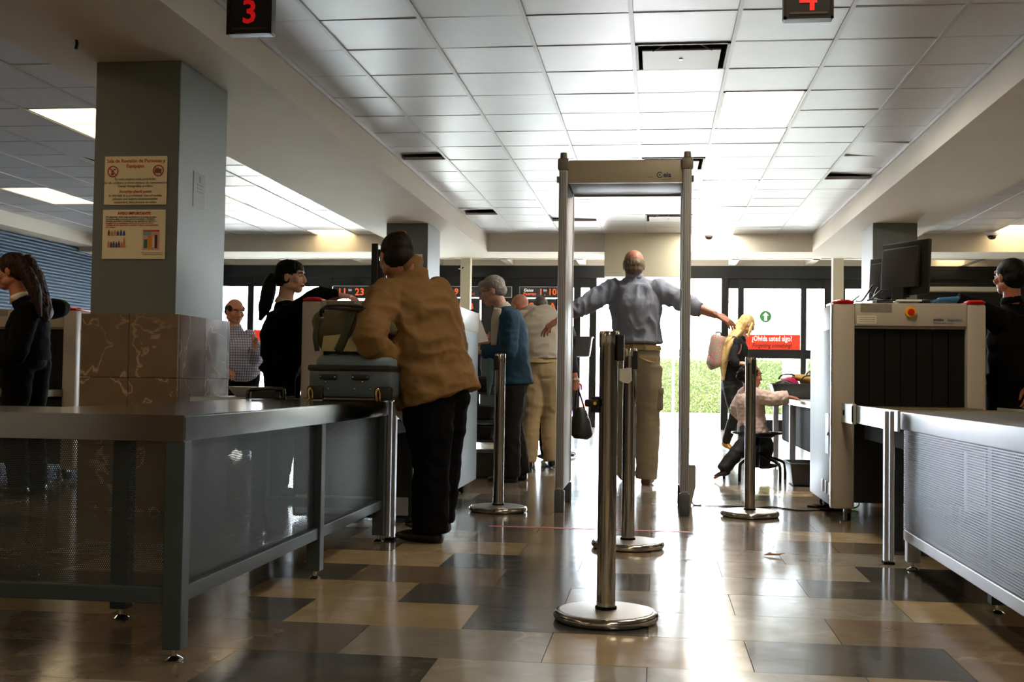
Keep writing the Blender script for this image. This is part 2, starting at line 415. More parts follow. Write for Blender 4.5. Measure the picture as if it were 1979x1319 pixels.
bay(ceil_r, 4.5, 3.2, XR, 9.95, YB, 16.33, rsk)
lamp_m = mat('lit_diffuser', (255, 246, 226), .4, emit=14, ec=(255, 246, 230))
lamp_b = mat('lit_overhead_diffuser', (255, 236, 205), .4, emit=7, ec=(255, 234, 200))
lamp_w = mat('lit_warm_diffuser', (255, 226, 170), .4, emit=2.6, ec=(255, 226, 176))
def troffer(x, y, m, label, group):
    t = thing('ceiling_light', label, 'light', (x + .305, y + .61, CZ), group)
    b = MB(); x1, y1 = x + .61, y + 1.22
    b.box(x + .01, x + .03, y + .01, y1 - .01, CZ, CZ + .1).box(x1 - .03, x1 - .01, y + .01, y1 - .01, CZ, CZ + .1)
    b.box(x + .01, x1 - .01, y + .01, y + .03, CZ, CZ + .1).box(x + .01, x1 - .01, y1 - .03, y1 - .01, CZ, CZ + .1).box(x + .01, x1 - .01, y + .01, y1 - .01, CZ + .1, CZ + .11)
    b.obj('housing', white_m, t)
    d = MB()
    for k in range(12):                      # scalloped acrylic lens
        a = y + .03 + k * (1.16 / 12); d.box(x + .03, x1 - .03, a + .003, a + 1.16 / 12 - .003, CZ + .012, CZ + .02, .002)
    d.obj('diffuser', m, t)
def nth(k, total): return ['nearest', 'second', 'third', 'fourth', 'fifth'][k]
vis_main = [l for l in lights if l[1] > 6.5]
for x, y in lights:
    if y > 6.5:
        k = vis_main.index((x, y)); troffer(x, y, lamp_m, ['bright rectangular ceiling light nearest, in the middle lane ceiling', 'rectangular ceiling light above the right post of the detector arch, second down the middle', 'last ceiling light of the middle lane, by the dome camera'][k], 'lights in the middle ceiling')
    else: troffer(x, y, lamp_b, 'rectangular ceiling light in the middle lane, out of the picture overhead', 'overhead lights out of view')
for x, y in llights:
    yy = round(y, 2)
    if x > -5.5 and 8 < y < 9: troffer(x, y, lamp_w, 'large warm ceiling light left of the nearest column, the higher of two', 'lights in the left ceiling')
    elif x < -5.5 and 11 < y < 13: troffer(x, y, lamp_w, 'warm ceiling light left of the nearest column, the lower of two', 'lights in the left ceiling')
    elif x < -5.5 and y > 8 and y < 9: pass
    elif x > -5.5 and 11 < y < 13: troffer(x, y, lamp_w, 'warm ceiling light of the left lane just right of the nearest column', 'lights in the left ceiling')
    elif x > -5.5 and y > 14: troffer(x, y, lamp_w, 'farthest warm ceiling light of the left lane, over the ponytailed officer', 'lights in the left ceiling')
    elif y < 6.5 or x > -5.5: troffer(x, y, lamp_w, 'warm ceiling light of the left lane overhead, out of the picture', 'overhead lights out of view on the left')
for x, y in rlights:
    troffer(x, y, lamp_w, 'warm ceiling light above the officer behind the right scanner' if (x < 5 and 15 < y < 16) else 'warm ceiling light of the right lane ceiling out of view', 'lights in the right ceiling' if (x < 5 and 15 < y < 16) else 'overhead lights out of view on the right')
for n, (x, y) in enumerate(diffs):
    if y < 4: continue
    t = thing('air_diffuser', ['open square air vent in the ceiling nearest, above the detector arch', 'square air vent just behind the right head of the detector arch', 'farthest square air vent in front of the cream bulkhead'][min(2, int((y - 7) / 3.6))], 'air vent', (x + .305, y + .305, CZ), 'air vents in the middle ceiling')
    b = MB()
    for (a0, a1, c0, c1) in ((.008, .03, .008, .602), (.58, .602, .008, .602), (.008, .602, .008, .03), (.008, .602, .58, .602)):
        b.box(x + a0, x + a1, y + c0, y + c1, CZ - .004, CZ + .14)
    b.obj('neck_frame', mat('vent_grey_metal', (96, 94, 78), .5, .3), t)
    MB().box(x + .03, x + .58, y + .03, y + .58, CZ + .13, CZ + .14).obj('backing', void_m, t)
    p = MB().box(x + .055, x + .545, y + .11, y + .56, CZ - .014, CZ - .004, .004); p.obj('plate', white_m, t)
    MB().tube([(x + .12, y + .1, CZ - .02), (x + .305, y + .09, CZ + .05), (x + .49, y + .1, CZ - .02)], .004, sub=4).tube([(x + .3, y + .3, CZ - .02), (x + .3, y + .3, CZ + .13)], .012).obj('wire_spring', steel, t)

# ---- entrance end: coffered porch slab, bulkhead, black header and glazed front
porch = MB().box(XL - .2, XR + .2, 17.15, 20.4, 3.0, 3.3)
for y in (17.2, 18.3, 19.4): porch.box(XL, XR, y, y + .12, 2.74, 3.0)
for k in range(-7, 8): porch.box(k * 1.24 - .06, k * 1.24 + .06, 17.2, 19.5, 2.74, 3.0)
structure('ceiling', porch, mat('white_coffered_concrete', (216, 210, 200), .7, var=.03, bump=.2, bs=20), 'white coffered concrete slab over the entrance')
structure('wall_bulkhead', MB().box(-.74, .43, 16.25, 16.9, 2.27, 3.0, .004), cream, 'cream boxed bulkhead hanging over the doorway')
structure('trim_2', MB().box(XL, XR, 19.42, 19.58, 2.53, 3.3), frame_m, 'black header across the top of the glazed front')
def frame_member(x0, x1, z0, z1, b, d=.05): b.box(x0, x1, 19.5 - d, 19.5 + d, z0, z1, .004)
def window(n, x0, x1, stile_r, stile_l=0, rail=True, label=None, door=False):
    b = MB(); frame_member(x0 - stile_l, x0, 0, 2.53, b) if stile_l else None
    frame_member(x1, x1 + stile_r, 0, 2.53, b); frame_member(x0, x1, 2.37, 2.53, b, .045); frame_member(x0, x1, 0, .18, b, .045)
    if rail: frame_member(x0, x1, 1.2, 1.35, b, .045)
    o = structure(('door_%d' if door else 'window_%d') % n, b, frame_m, label)
    if rail:
        MB().box(x0, x1, 19.496, 19.504, .18, 1.2).obj('glass_pane', glass_m, o); MB().box(x0, x1, 19.496, 19.504, 1.35, 2.37).obj('glass_pane', glass_m, o)
    else: MB().box(x0, x1, 19.496, 19.504, .18, 2.37).obj('glass_pane', glass_m, o)
    return o
structure('wall_far', MB().box(XL, -7.66, 19.45, 19.55, 0, 2.53), frame_m, 'added black panel cutting daylight at the unseen left end of the glazed front'); window(1, -7.66, -7.16, .11); d2 = window(1, -7.05, -5.87, .24, door=True, label='glazed door behind the officer with a ponytail')  # leftmost black panel is added, out of view, to keep daylight off the ceiling
window(2, -5.63, -4.35, .12); window(3, -4.23, -2.99, .66); window(4, -2.33, -1.40, .12); window(5, -1.28, -1.13, .12, rail=True)
window(6, 1.20, 1.35, .10, .12, rail=False); window(2, 1.45, 2.38, .09, door=True, label='glazed door with the red notice behind the blonde woman')
window(7, 2.47, 2.76, .34); window(8, 3.10, 4.15, .12)
dark_wall = structure('wall_far', MB().box(4.27, XR, 19.45, 19.55, 0, 2.53), frame_m, 'black infill panels of the front behind the right officer')
structure('trim_3', MB().box(4.35, 5.45, 19.2, 19.45, 2.32, 2.39, .005), cream, 'narrow cream ledge on the black front at the right')
for k, (x, l) in enumerate(((4.75, .5), (5.05, .5))):
    pass
# red notices on the two doors
for (x0, x1, lab) in ((-7.05, -5.87, 'red glass-door notice asking about forgotten items, behind the ponytailed officer'), (1.45, 2.38, 'red glass-door notice asking about forgotten items, behind the blonde woman')):
    t = thing('door_notice', lab, 'sign', ((x0 + x1) / 2, 19.48, 1.47), 'red notices on the glass doors')
    MB().box(x0 + .005, x1 - .005, 19.484, 19.494, 1.345, 1.60).obj('panel', mat('notice_red_glow', (232, 62, 38), .5, emit=.3), t)  # panel is no lamp; a faint glow is added to its red
    w = x1 - x0
    text('\u00bfOlvida usted algo?', .125, ((x0 + x1) / 2, 19.482, 1.53), white_ink_glow, t, bold=.003, sx=min(1, w / 1.25) * .92)
    text('Forgetting something?', .1, ((x0 + x1) / 2, 19.482, 1.415), ink_black, t, bold=.001, shear=.25, sx=min(1, w / 1.18) * .92)
# green round arrow sticker
t = thing('arrow_sticker', 'round green sticker with a white up arrow on the glass door', 'sticker', (1.81, 19.48, 1.9))
MB().cyl((1.81, 19.494, 1.9), (1.81, 19.488, 1.9), .098, seg=28).obj('disc', mat('sticker_green_glow', (76, 140, 84), .5, emit=.2), t)  # emission brightens the green disc, which has no light of its own
MB().poly([(1.81 + a, 19.486, 1.9 + b) for a, b in ((0, .075), (.055, .015), (.024, .015), (.024, -.07), (-.024, -.07), (-.024, .015), (-.055, .015))], (0, -1, 0), .002).obj('arrow', white_ink_glow, t)
# gate signs
board_m = mat('dark_sign_board', (58, 62, 70), .4, var=.03)
def board(x0, x1, z0, z1, label):
    t = thing('gate_sign', label, 'sign', ((x0 + x1) / 2, 19.44, z0))
    MB().box(x0, x1, 19.425, 19.45, z0, z1, .004).obj('board', board_m, t)
    MB().box(x0 - .012, x0, 19.42, 19.452, z0 - .012, z1 + .012).box(x1, x1 + .012, 19.42, 19.452, z0 - .012, z1 + .012).box(x0, x1, 19.42, 19.452, z1, z1 + .012).box(x0, x1, 19.42, 19.452, z0 - .012, z0).obj('rim', silver_m, t)
    return t
Yt = 19.422
def plane_icon(t, x, z, r):
    MB().cyl((x, Yt, z), (x, Yt - .003, z), r, seg=24).obj('roundel', orange_ink_glow, t)
    y = Yt - .004
    MB().poly([(x - r * .7, y, z - r * .05), (x - r * .6, y, z + .0), (x - r * .1, y, z - r * .1), (x - r * .35, y, z + r * .45), (x - r * .15, y, z + r * .45), (x + r * .3, y, z), (x + r * .7, y, z + r * .25), (x + r * .65, y, z + r * .45), (x + r * .8, y, z + r * .4), (x + r * .8, y, z + .02), (x + r * .2, y, z - r * .3), (x - r * .5, y, z - r * .3)], (0, -1, 0), .002).obj('aeroplane_mark', white_ink_glow, t)
t = board(-2.32, -1.5, 2.2, 2.37, 'dark gate sign reading 1 to 10 with an aeroplane mark')
text('Gates', .072, (-2.26, Yt, 2.318), white_ink_glow, t, align='LEFT', shear=.2, bold=.001); text('Puertas', .072, (-2.26, Yt, 2.255), orange_ink_glow, t, align='LEFT', bold=.001)
text('1', .15, (-1.96, Yt, 2.285), orange_ink_glow, t, bold=.003); text('to', .07, (-1.89, Yt, 2.32), white_ink_glow, t, shear=.2); text('a', .05, (-1.89, Yt, 2.24), orange_ink_glow, t)
text('10', .15, (-1.765, Yt, 2.285), orange_ink_glow, t, bold=.003); plane_icon(t, -1.615, 2.285, .068)
t = board(-2.32, -1.5, 1.62, 2.165, 'dark hall sign reading Sala A under the gate sign')
text('Sala A', .19, (-1.93, Yt, 2.03), orange_ink_glow, t, bold=.002); text('Gate A', .16, (-1.93, Yt, 1.83), white_ink_glow, t, shear=.2, bold=.002)
t = board(-3.62, -2.47, 2.2, 2.37, 'dark gate sign with an arrow, partly behind the grey-haired woman')
text('9', .15, (-3.42, Yt, 2.285), orange_ink_glow, t, bold=.003); text('Gates', .072, (-3.32, Yt, 2.318), white_ink_glow, t, align='LEFT', shear=.2); text('Puertas', .072, (-3.32, Yt, 2.255), orange_ink_glow, t, align='LEFT')
text('11 a 23', .14, (-2.78, Yt, 2.285), orange_ink_glow, t, bold=.003)
t = board(-3.62, -3.02, 1.62, 2.165, 'dark hall sign reading Sala B under the arrowed gate sign')
text('Sala B', .17, (-3.32, Yt, 2.03), orange_ink_glow, t, bold=.002); text('Gate B', .15, (-3.32, Yt, 1.83), white_ink_glow, t, shear=.2)
t = board(-5.6, -4.45, 2.17, 2.37, 'dark gate sign reading 11 to 23 above the left scanner')
text('11', .17, (-5.44, Yt, 2.27), orange_ink_glow, t, bold=.003); text('to', .07, (-5.3, Yt, 2.31), white_ink_glow, t); text('23', .17, (-5.13, Yt, 2.27), orange_ink_glow, t, bold=.003); text('Gates', .07, (-4.95, Yt, 2.31), white_ink_glow, t, align='LEFT', shear=.2); text('Puertas', .07, (-4.95, Yt, 2.24), orange_ink_glow, t, align='LEFT')
plane_icon(t, -4.57, 2.27, .07)
t = thing('direction_sign', 'small orange panel with a white arrow left of the gate sign', 'sign', (-3.72, 19.44, 2.2))
MB().box(-3.78, -3.64, 19.43, 19.45, 2.2, 2.37).obj('panel', orange_ink_glow, t)
MB().poly([(-3.76, Yt, 2.285), (-3.70, Yt, 2.34), (-3.70, Yt, 2.30), (-3.65, Yt, 2.30), (-3.65, Yt, 2.27), (-3.70, Yt, 2.27), (-3.70, Yt, 2.23)], (0, -1, 0), .002).obj('arrow', white_ink_glow, t)

# ---- outdoors
og = structure('ground_outside', MB().box(-40, 40, 19.65, 60, -.2, -.01), mat('sunlit_pavement', (214, 210, 204), .8, var=.03), 'pale sunlit pavement outside the entrance')
kerb = structure('kerb_outside', MB().box(-16, 16, 26.7, 26.9, -.01, .07, .01), mat('kerb_stone', (150, 146, 150), .7), 'low kerb in front of the hedge')
hd = thing('hedge', 'clipped yellow-green hedge outside beyond the open doorway', 'hedge', (3, 27.5, 0))
MB().box(-.3, 14, 27.35, 28.2, 0, 1.35, .1).obj('branches', mat('hedge_core', (40, 50, 12), .9), hd)
rl = random.Random(5); vs, fs = [], []
for n in range(26000):
    x = rl.uniform(-.4, 9); top = 1.5 + .1 * math.sin(x * 3.1) + .06 * math.sin(x * 7.7)
    if rl.random() < .8: p = V((x, rl.uniform(26.98, 27.4) + .06 * math.sin(x * 5) , rl.uniform(.03, top)))
    else: p = V((x, rl.uniform(27.0, 28.2), top - rl.random() * .1))
    d = V((rl.gauss(0, 1), rl.gauss(0, 1) - .6, rl.gauss(0, 1) + .3)).normalized(); a = d.orthogonal().normalized(); b = d.cross(a)
    ang = rl.random() * 6.3; a, b = a * math.cos(ang) + b * math.sin(ang), b * math.cos(ang) - a * math.sin(ang)
    s = rl.uniform(.014, .028); k = len(vs); vs += [p - a * s, p - b * s * .55, p + a * s, p + b * s * .55]; fs.append((k, k + 1, k + 2, k + 3))
me = bpy.data.meshes.new('foliage'); me.from_pydata(vs, [], fs)
tag(link('foliage', me, mat('hedge_leaves', (66, 78, 10), .6, var=.25, vs=3), hd), kind='stuff')
fp = thing('fence_post', 'slim steel post standing in front of the hedge', 'post', (.38, 26.6, 0))
MB().cyl((.40, 26.6, -.01), (.40, 26.6, 2.5), .028).obj('tube', silver_m, fp); MB().cyl((.40, 26.6, -.01), (.40, 26.6, .03), .06).obj('base_flange', silver_m, fp)
def outpillar(x0, x1, y, lab):
    c = structure('pillar_outside', MB().box(x0, x1, y, y + .4, 0, 2.66, .01), mat('outside_concrete', (150, 142, 134), .85, bump=.4, bs=14), lab)
    for k in range(2):
        MB().poly([(x0 + (x1 - x0) / 2 * k + a * (x1 - x0) / 2, y - .06, 2.1 + b) for a, b in ((.05, -.07), (.5, -.1), (.95, -.07), (.95, .07), (.5, .1), (.05, .07))], (0, 1, 0), .055).obj('cream_block', cream, c)
outpillar(2.51, 2.95, 23, 'concrete pillar outside seen through the right glass door'); outpillar(-8.55, -8.05, 22, 'concrete pillar outside seen through the left glass')
vm = thing('purple_stand', 'purple and white advertising stand outside left of the doorway', 'stand', (-1.5, 26.5, 0))
MB().box(-1.9, -1.25, 26.3, 26.6, -.01, .72, .01).obj('body', mat('stand_purple', (150, 90, 190), .5), vm)
MB().box(-1.88, -1.27, 26.285, 26.3, .1, .3).obj('red_band', mat('stand_red', (230, 90, 70), .5), vm)
MB().poly([(-1.75 + math.cos(k * PI / 5 - .3) * (.09 if k % 2 else .04), 26.295, .5 + math.sin(k * PI / 5 - .3) * (.09 if k % 2 else .04)) for k in range(10)], (0, -1, 0), .01).obj('white_star', white_m, vm)
MB().box(-1.5, -1.3, 26.285, 26.3, .52, .54).box(-1.5, -1.3, 26.285, 26.3, .46, .48).obj('white_lines', white_m, vm)

# ---- roll-up shutters on the left wall
sh_m = mat('blue_shutter_slats', (26, 62, 94), .55, 0, var=.05, spec=.25)
for k, (y0, y1, lab) in enumerate(((10.2, 13.9, 'blue roll-up shutter behind the officer at the picture edge'), (14.0, 19.3, 'blue roll-up shutter beyond, running behind the first column'), (5.2, 10.1, 'blue roll-up shutter nearest on the left wall'))):
    t = thing('roller_shutter', lab, 'shutter', (XL + .05, (y0 + y1) / 2, 0))
    b = MB(); z = .02
    prof = []
    while z < 2.66:
        prof += [(0, z), (.012, z + .007), (.015, z + .022), (.012, z + .036), (0, z + .043)]; z += .046
    va = [b.bm.verts.new((XL + .06 + dx, y0, zz)) for dx, zz in prof]; vb = [b.bm.verts.new((XL + .06 + dx, y1, zz)) for dx, zz in prof]
    for i in range(len(va) - 1): b.bm.faces.new((va[i], vb[i], vb[i + 1], va[i + 1]))
    b.obj('curtain', sh_m, t)
    MB().box(XL + .02, XL + .12, y0 - .05, y0, 0, 2.7).box(XL + .02, XL + .12, y1, y1 + .05, 0, 2.7).obj('guide', mat('dark_blue_guide', (22, 34, 52), .5), t)
structure('trim_4', MB().box(XL, XL + .35, YB, 19.4, 2.7, 3.05), plaster, 'plaster fascia above the shutters')

# ================================================================ notices on the first column
def board_sign(x0, x1, z0, z1, y, label):
    t = thing('notice_board', label, 'sign', ((x0 + x1) / 2, y, z0))
    MB().box(x0, x1, y - .006, y - .0005, z0, z1, .001).obj('panel', mat('cream_notice', (248, 232, 196), .5, var=.02), t); return t
Y1 = 6.33
A = W(204, 303, Y1); B = W(322, 396, Y1)
t = board_sign(A.x, B.x, B.z, A.z, Y1, 'cream security notice with two red prohibition rings on the first column')
cx, w, z1 = (A.x + B.x) / 2, B.x - A.x, A.z; yt = Y1 - .007; hh = A.z - B.z
text('Sala de Revisi\u00f3n de Personas y', .029, (cx, yt, z1 - .028), ink_red, t, bold=.0003)
text('Equipajes.', .029, (cx, yt, z1 - .058), ink_red, t, bold=.0003)
for s_, dz, sz in (('En este recinto est\u00e1 prohibido.', .135, .0205), ('Uso de celulares y otros equipos de comunicaci\u00f3n.', .156, .0195), ('Tomar fotograf\u00edas o video.', .176, .0205)):
    text(s_, sz, (cx, yt, z1 - dz), ink_grey, t)
text('Security check point', .024, (cx, yt, z1 - .208), ink_red, t, shear=.2, bold=.0003)
for s_, dz in (('In this hall, it is prohibited. Use of mobile', .232), ('phones and others communication', .251), ('equipment, take picture or video', .270)):
    text(s_, .0195, (cx, yt, z1 - dz), mat('brown_ink', (92, 66, 52), .6), t, shear=.2)
def ring(cx, cz, r):
    b = MB(); seg = 32; rr = []
    for rad, yy in ((r, yt), (r * .8, yt)): rr.append([b.bm.verts.new((cx + rad * math.cos(2 * PI * k / seg), yy - .0012, cz + rad * math.sin(2 * PI * k / seg))) for k in range(seg)])
    for k in range(seg): b.bm.faces.new((rr[0][k], rr[0][(k + 1) % seg], rr[1][(k + 1) % seg], rr[1][k]))
    a = r * .62
    b.quad((cx - a - .002, yt - .0013, cz + a - .002), (cx - a + .002, yt - .0013, cz + a + .002), (cx + a + .002, yt - .0013, cz - a + .002), (cx + a - .002, yt - .0013, cz - a - .002))
    return b.obj('prohibition_ring', ink_red, t)
ring(cx - w / 2 + .052, z1 - .09, .034); ring(cx + w / 2 - .052, z1 - .086, .034)
MB().box(cx - w / 2 + .042, cx - w / 2 + .056, yt - .0008, yt, z1 - .112, z1 - .082).box(cx - w / 2 + .056, cx - w / 2 + .068, yt - .0008, yt, z1 - .082, z1 - .074).obj('phone_mark', ink_grey, t)
MB().box(cx + w / 2 - .074, cx + w / 2 - .034, yt - .0008, yt, z1 - .1, z1 - .076).box(cx + w / 2 - .06, cx + w / 2 - .05, yt - .0008, yt, z1 - .076, z1 - .07).obj('camera_mark', ink_grey, t)
A = W(200, 406, Y1); B = W(319, 501, Y1)
t = board_sign(A.x, B.x, B.z, A.z, Y1, 'cream liquids notice with printed bottles below the security notice')
cx, w, z1 = (A.x + B.x) / 2, B.x - A.x, A.z
text('AVISO IMPORTANTE', .022, (cx, yt, z1 - .022), ink_red, t, bold=.0008)
lines = ['Por disposici\u00f3n oficial, est\u00e1n autorizados en el equipaje de mano', 'los l\u00edquidos, geles y aerosoles para uso cosm\u00e9tico o de higiene', 'personal, en envases individuales de una capacidad no superior a', 'los 100 ml (o su equivalente), dentro de una bolsa de pl\u00e1stico', 'resellable de una capacidad no superior a 1 litro ( o su equivalente)', 'por pasajero.']
for k, s_ in enumerate(lines): text(s_, .0118, (cx - w / 2 + .02, yt, z1 - .043 - k * .0118), ink_black if k < 3 else ink_red, t, align='LEFT', bold=.0002)
cols = [(150, 40, 40), (190, 150, 150), (230, 140, 80), (50, 60, 130), (80, 80, 100), (40, 70, 170)]
for row, n_, zz, hgt in ((0, 6, z1 - .152, .034), (1, 7, z1 - .222, .038)):
    for k in range(n_):
        x = cx - w / 2 + .04 + k * (.112 / n_) ; c = cols[(k + row * 2) % 6]; hg = hgt * (1.5 if (row and k == 6) else 1 - .15 * (k % 2))
        b = MB().box(x - .006, x + .006, yt - .0008, yt, zz, zz + hg * .7).box(x - .003, x + .003, yt - .0008, yt, zz + hg * .7, zz + hg)
        b.obj('printed_bottle', mat('print_%d' % ((k + row * 2) % 6), c, .6), t)
bx = cx + w / 2 - .135
MB().box(bx, bx + .1, yt - .0006, yt, z1 - .235, z1 - .118).obj('printed_bag', mat('print_pink', (226, 170, 150), .6), t)
MB().box(bx, bx + .1, yt - .001, yt, z1 - .128, z1 - .12).obj('bag_seal', ink_red, t)
for (a, b_, c, d, col) in ((.005, .05, .15, .128, (110, 170, 190)), (.03, .055, .225, .155, (230, 140, 40)), (.008, .028, .225, .175, (40, 120, 90)), (.058, .07, .22, .16, (240, 225, 200)), (.073, .088, .225, .148, (60, 20, 30))):
    MB().box(bx + a, bx + b_, yt - .0012, yt, z1 - c, z1 - d).obj('printed_bottle', mat('pr%d' % col[0], col, .6), t)
for k, s_ in enumerate(('Direcci\u00f3n General de Aeron\u00e1utica Civil', 'en todos los Aeropuertos Mexicanos')): text(s_, .008, (cx + w / 2 - .015, yt, z1 - .252 - k * .01), ink_grey, t, align='RIGHT')
t = thing('clear_sticker', 'faded torn transparent sticker with a small printed emblem on the column side', 'sticker', (-2.765, 6.7, 1.9))
A = W(376, 310, 6.6); 
MB().box(-2.7645, -2.763, 6.55, 6.72, 1.81, 2.02).obj('film', mat('faded_film', (92, 98, 98), .5, var=.1, vs=30), t)
MB().ell((-2.7625, 6.645, 1.985), (.001, .018, .022)).box(-2.763, -2.762, 6.60, 6.69, 1.945, 1.952).box(-2.763, -2.762, 6.59, 6.68, 1.925, 1.929).box(-2.763, -2.762, 6.60, 6.69, 1.905, 1.909).obj('emblem_mark', mat('faded_ink', (66, 72, 76), .6), t)
# notice on the second column
t = thing('paper_notice', 'small printed paper on the side of the farther left column', 'notice', (-2.69, 13.6, 2.1))
MB().box(-2.845, -2.755, 13.288, 13.296, 2.05, 2.26).obj('sheet', paper_m, t); MB().box(-2.835, -2.77, 13.284, 13.288, 2.16, 2.18).box(-2.835, -2.79, 13.284, 13.288, 2.11, 2.13).obj('print', ink_red, t)

# ================================================================ lane number signs hanging above
for s_, A, B, yy in (('3', W(438, 67, 5.0), W(525, 67, 5.0), 5.0), ('4', W(1514, 38, 5.0), W(1611, 36, 5.0), 5.0)):
    t = thing('lane_sign', 'black hanging lane sign with a red number ' + {'3': 'three', '4': 'four'}[s_], 'sign', ((A.x + B.x) / 2, yy, A.z), 'lane number signs')
    x0, x1, z0 = A.x, B.x, A.z; wd = x1 - x0
    b = MB().box(x0, x1, yy, yy + .06, z0, z0 + .36, .008); b.obj('case', black_m, t)
    r = MB().box(x0, x0 + .012, yy - .006, yy + .002, z0, z0 + .36).box(x1 - .012, x1, yy - .006, yy + .002, z0, z0 + .36).box(x0, x1, yy - .006, yy + .002, z0, z0 + .012).box(x0, x1, yy - .006, yy + .002, z0 + .348, z0 + .36)
    r.obj('frame', mat('brown_black_frame', (42, 34, 32), .3, .4), t)
    MB().box(x0 + .025, x1 - .025, yy - .004, yy + .001, z0 + .022, z0 + .03).obj('trim_line', mat('olive_trim', (70, 64, 48), .4), t)
    text(s_, .15, ((x0 + x1) / 2, yy - .002, z0 + (.098 if s_ == '3' else .085)), mat('glowing_red', (200, 14, 18), .5, emit=.22), t, bold=.003)
    MB().tube([(x0 + .04, yy + .03, z0 + .36), (x0 + .04, yy + .03, CZ + .01)], .003).tube([(x1 - .04, yy + .03, z0 + .36), (x1 - .04, yy + .03, CZ + .01)], .003).obj('hanger', steel, t)

# ---- dome cameras, small fittings
def dome(x, y, lab):
    t = thing('dome_camera', lab, 'camera', (x, y, SOF), 'dome cameras under the cross beam')
    MB().lathe((x, y, CZ - .11), [(.0, .11), (.085, .11), (.09, .08), (.075, .055)], 24).obj('housing', white_m, t, 'auto')
    MB().lathe((x, y, CZ - .11), [(.058, .06), (.055, .03), (.038, .008), (0, 0)], 24).obj('dome', mat('dark_dome', (40, 26, 28), .08), t, True)
dome(*W(1370, 470, 16.1).xy, 'white dome camera below the ceiling right of the detector arch'); dome(*W(1917, 470, 16.1).xy, 'white dome camera below the ceiling above the right officer')
p = W(893, 516, 17.3)
t = thing('mini_camera', 'tiny dark camera fixed beside the cream post', 'camera', p)
MB().box(p.x - .06, p.x + .05, p.y - .05, p.y + .06, p.z - .035, p.z + .02, .01).obj('body', black_m, t); MB().cyl(p + V((.03, -.08, -.03)), p + V((.0, 0, 0)), .02).obj('lens', black_m, t); MB().box(p.x - .01, p.x + .01, p.y, p.y + .3, p.z + .01, 2.75).obj('bracket', black_m, t)
p = W(147, 114, 5.9)
t = thing('cable_stub', 'short black cable stub hanging from the left beam', 'cable', (p.x, p.y, SOF)); p.z = SOF
MB().tube([p, p + V((.003, 0, -.02)), p + V((-.002, 0, -.05))], .009, 8, 2).obj('sleeve', black_m, t)
# ================================================================ EQUIPMENT
perf_x = perforated('perforated_sheet_x', (52, 61, 66), .0062, .0021, 0); perf_y = perforated('perforated_sheet_y', (50, 60, 66), .0062, .0019, 1)
perf_b = perforated('perforated_bright_sheet', (138, 142, 154), .0105, .0034, 1, .38, .8)
# ---- L-shaped steel table on the left
t = thing('search_table', 'long L-shaped steel inspection table with punched blue-grey side sheets, in front of the column', 'table', (-1.9, 3.3, 0))
top = MB()
outl = [(-4.2, 3.05), (-1.295, 3.05), (-1.295, 5.5), (-1.95, 5.5), (-1.95, 3.6), (-4.2, 3.6)]
top.poly([(x, y, .612) for x, y in outl], (0, 0, 1), .073)
bmesh.ops.bevel(top.bm, geom=list(top.bm.edges), offset=.005, segments=2, affect='EDGES')
top.obj('tabletop', steel_top, t, 'auto')
def leg(x, y, s=.055, zt=.612, m=blue_grey, par=None):
    l = MB().box(x, x + s, y, y + s, .035, zt, .003).obj('leg', m, par)
    MB().lathe((x + s / 2, y + s / 2, 0), [(.024, 0), (.026, .004), (.016, .012), (.008, .015), (.008, .036)], 20).obj('foot', chrome, l, 'auto')
for x, y in ((-1.352, 3.055), (-1.352, 4.38), (-1.352, 5.43), (-1.75, 3.55), (-1.94, 4.38), (-1.94, 5.43), (-2.9, 3.055), (-2.9, 3.54), (-4.18, 3.055), (-4.18, 3.54)): leg(x, y, par=t)
for b in ((-4.2, -1.352, 3.06, 3.10, .16, .205), (-1.345, -1.305, 3.11, 4.38, .16, .205), (-1.345, -1.305, 4.435, 5.43, .16, .205), (-1.89, -1.352, 5.44, 5.48, .16, .205)):
    MB().box(*b, .003).obj('rail', blue_grey, t)
for b in ((-2.845, -1.352), (-4.15, -2.9)): MB().box(b[0], b[1], 3.078, 3.0795, .205, .612).obj('perforated_panel', perf_x, t)
for b in ((3.11, 4.38), (4.435, 5.43)): MB().box(-1.3255, -1.324, b[0], b[1], .205, .612).obj('perforated_panel', perf_y, t)
# guard loops on the table
def guard(x0, x1, y, lab):
    g = thing('guard_loop', lab, 'guard rail', ((x0 + x1) / 2, y, .685))
    MB().tube([(x0, y, .686), (x0 + .002, y, .715), (x0 + .02, y, .73), (x1 - .02, y, .735), (x1 - .002, y, .72), (x1, y, .686)], .009, 10, 4).obj('rail', mat('dark_chrome', (70, 64, 56), .15, 1), g, True)
    MB().box(x0 + .02, x1 - .02, y - .006, y + .006, .69, .722, .003).obj('guard_strip', black_m, g)
guard(-1.94, -1.76, 5.3, 'low dark tubular guard loop on the table beside the steel tray')
tr = thing('steel_tray', 'shallow white oval tray on the far end of the table', 'tray', (-2.13, 5.9, .685))
MB().box(-2.42, -2.11, 5.75, 6.1, .615, .684, .004).obj('stand_shelf', steel, tr)
MB().loft([(-2.14, 5.92, .685), (-2.14, 5.92, .688), (-2.14, 5.92, .735), (-2.14, 5.92, .737), (-2.14, 5.92, .735), (-2.14, 5.92, .692)], [(.09, .07), (.095, .075), (.135, .11), (.14, .115), (.13, .105), (.09, .07)], seg=32).obj('bowl', white_m, tr, 'auto')
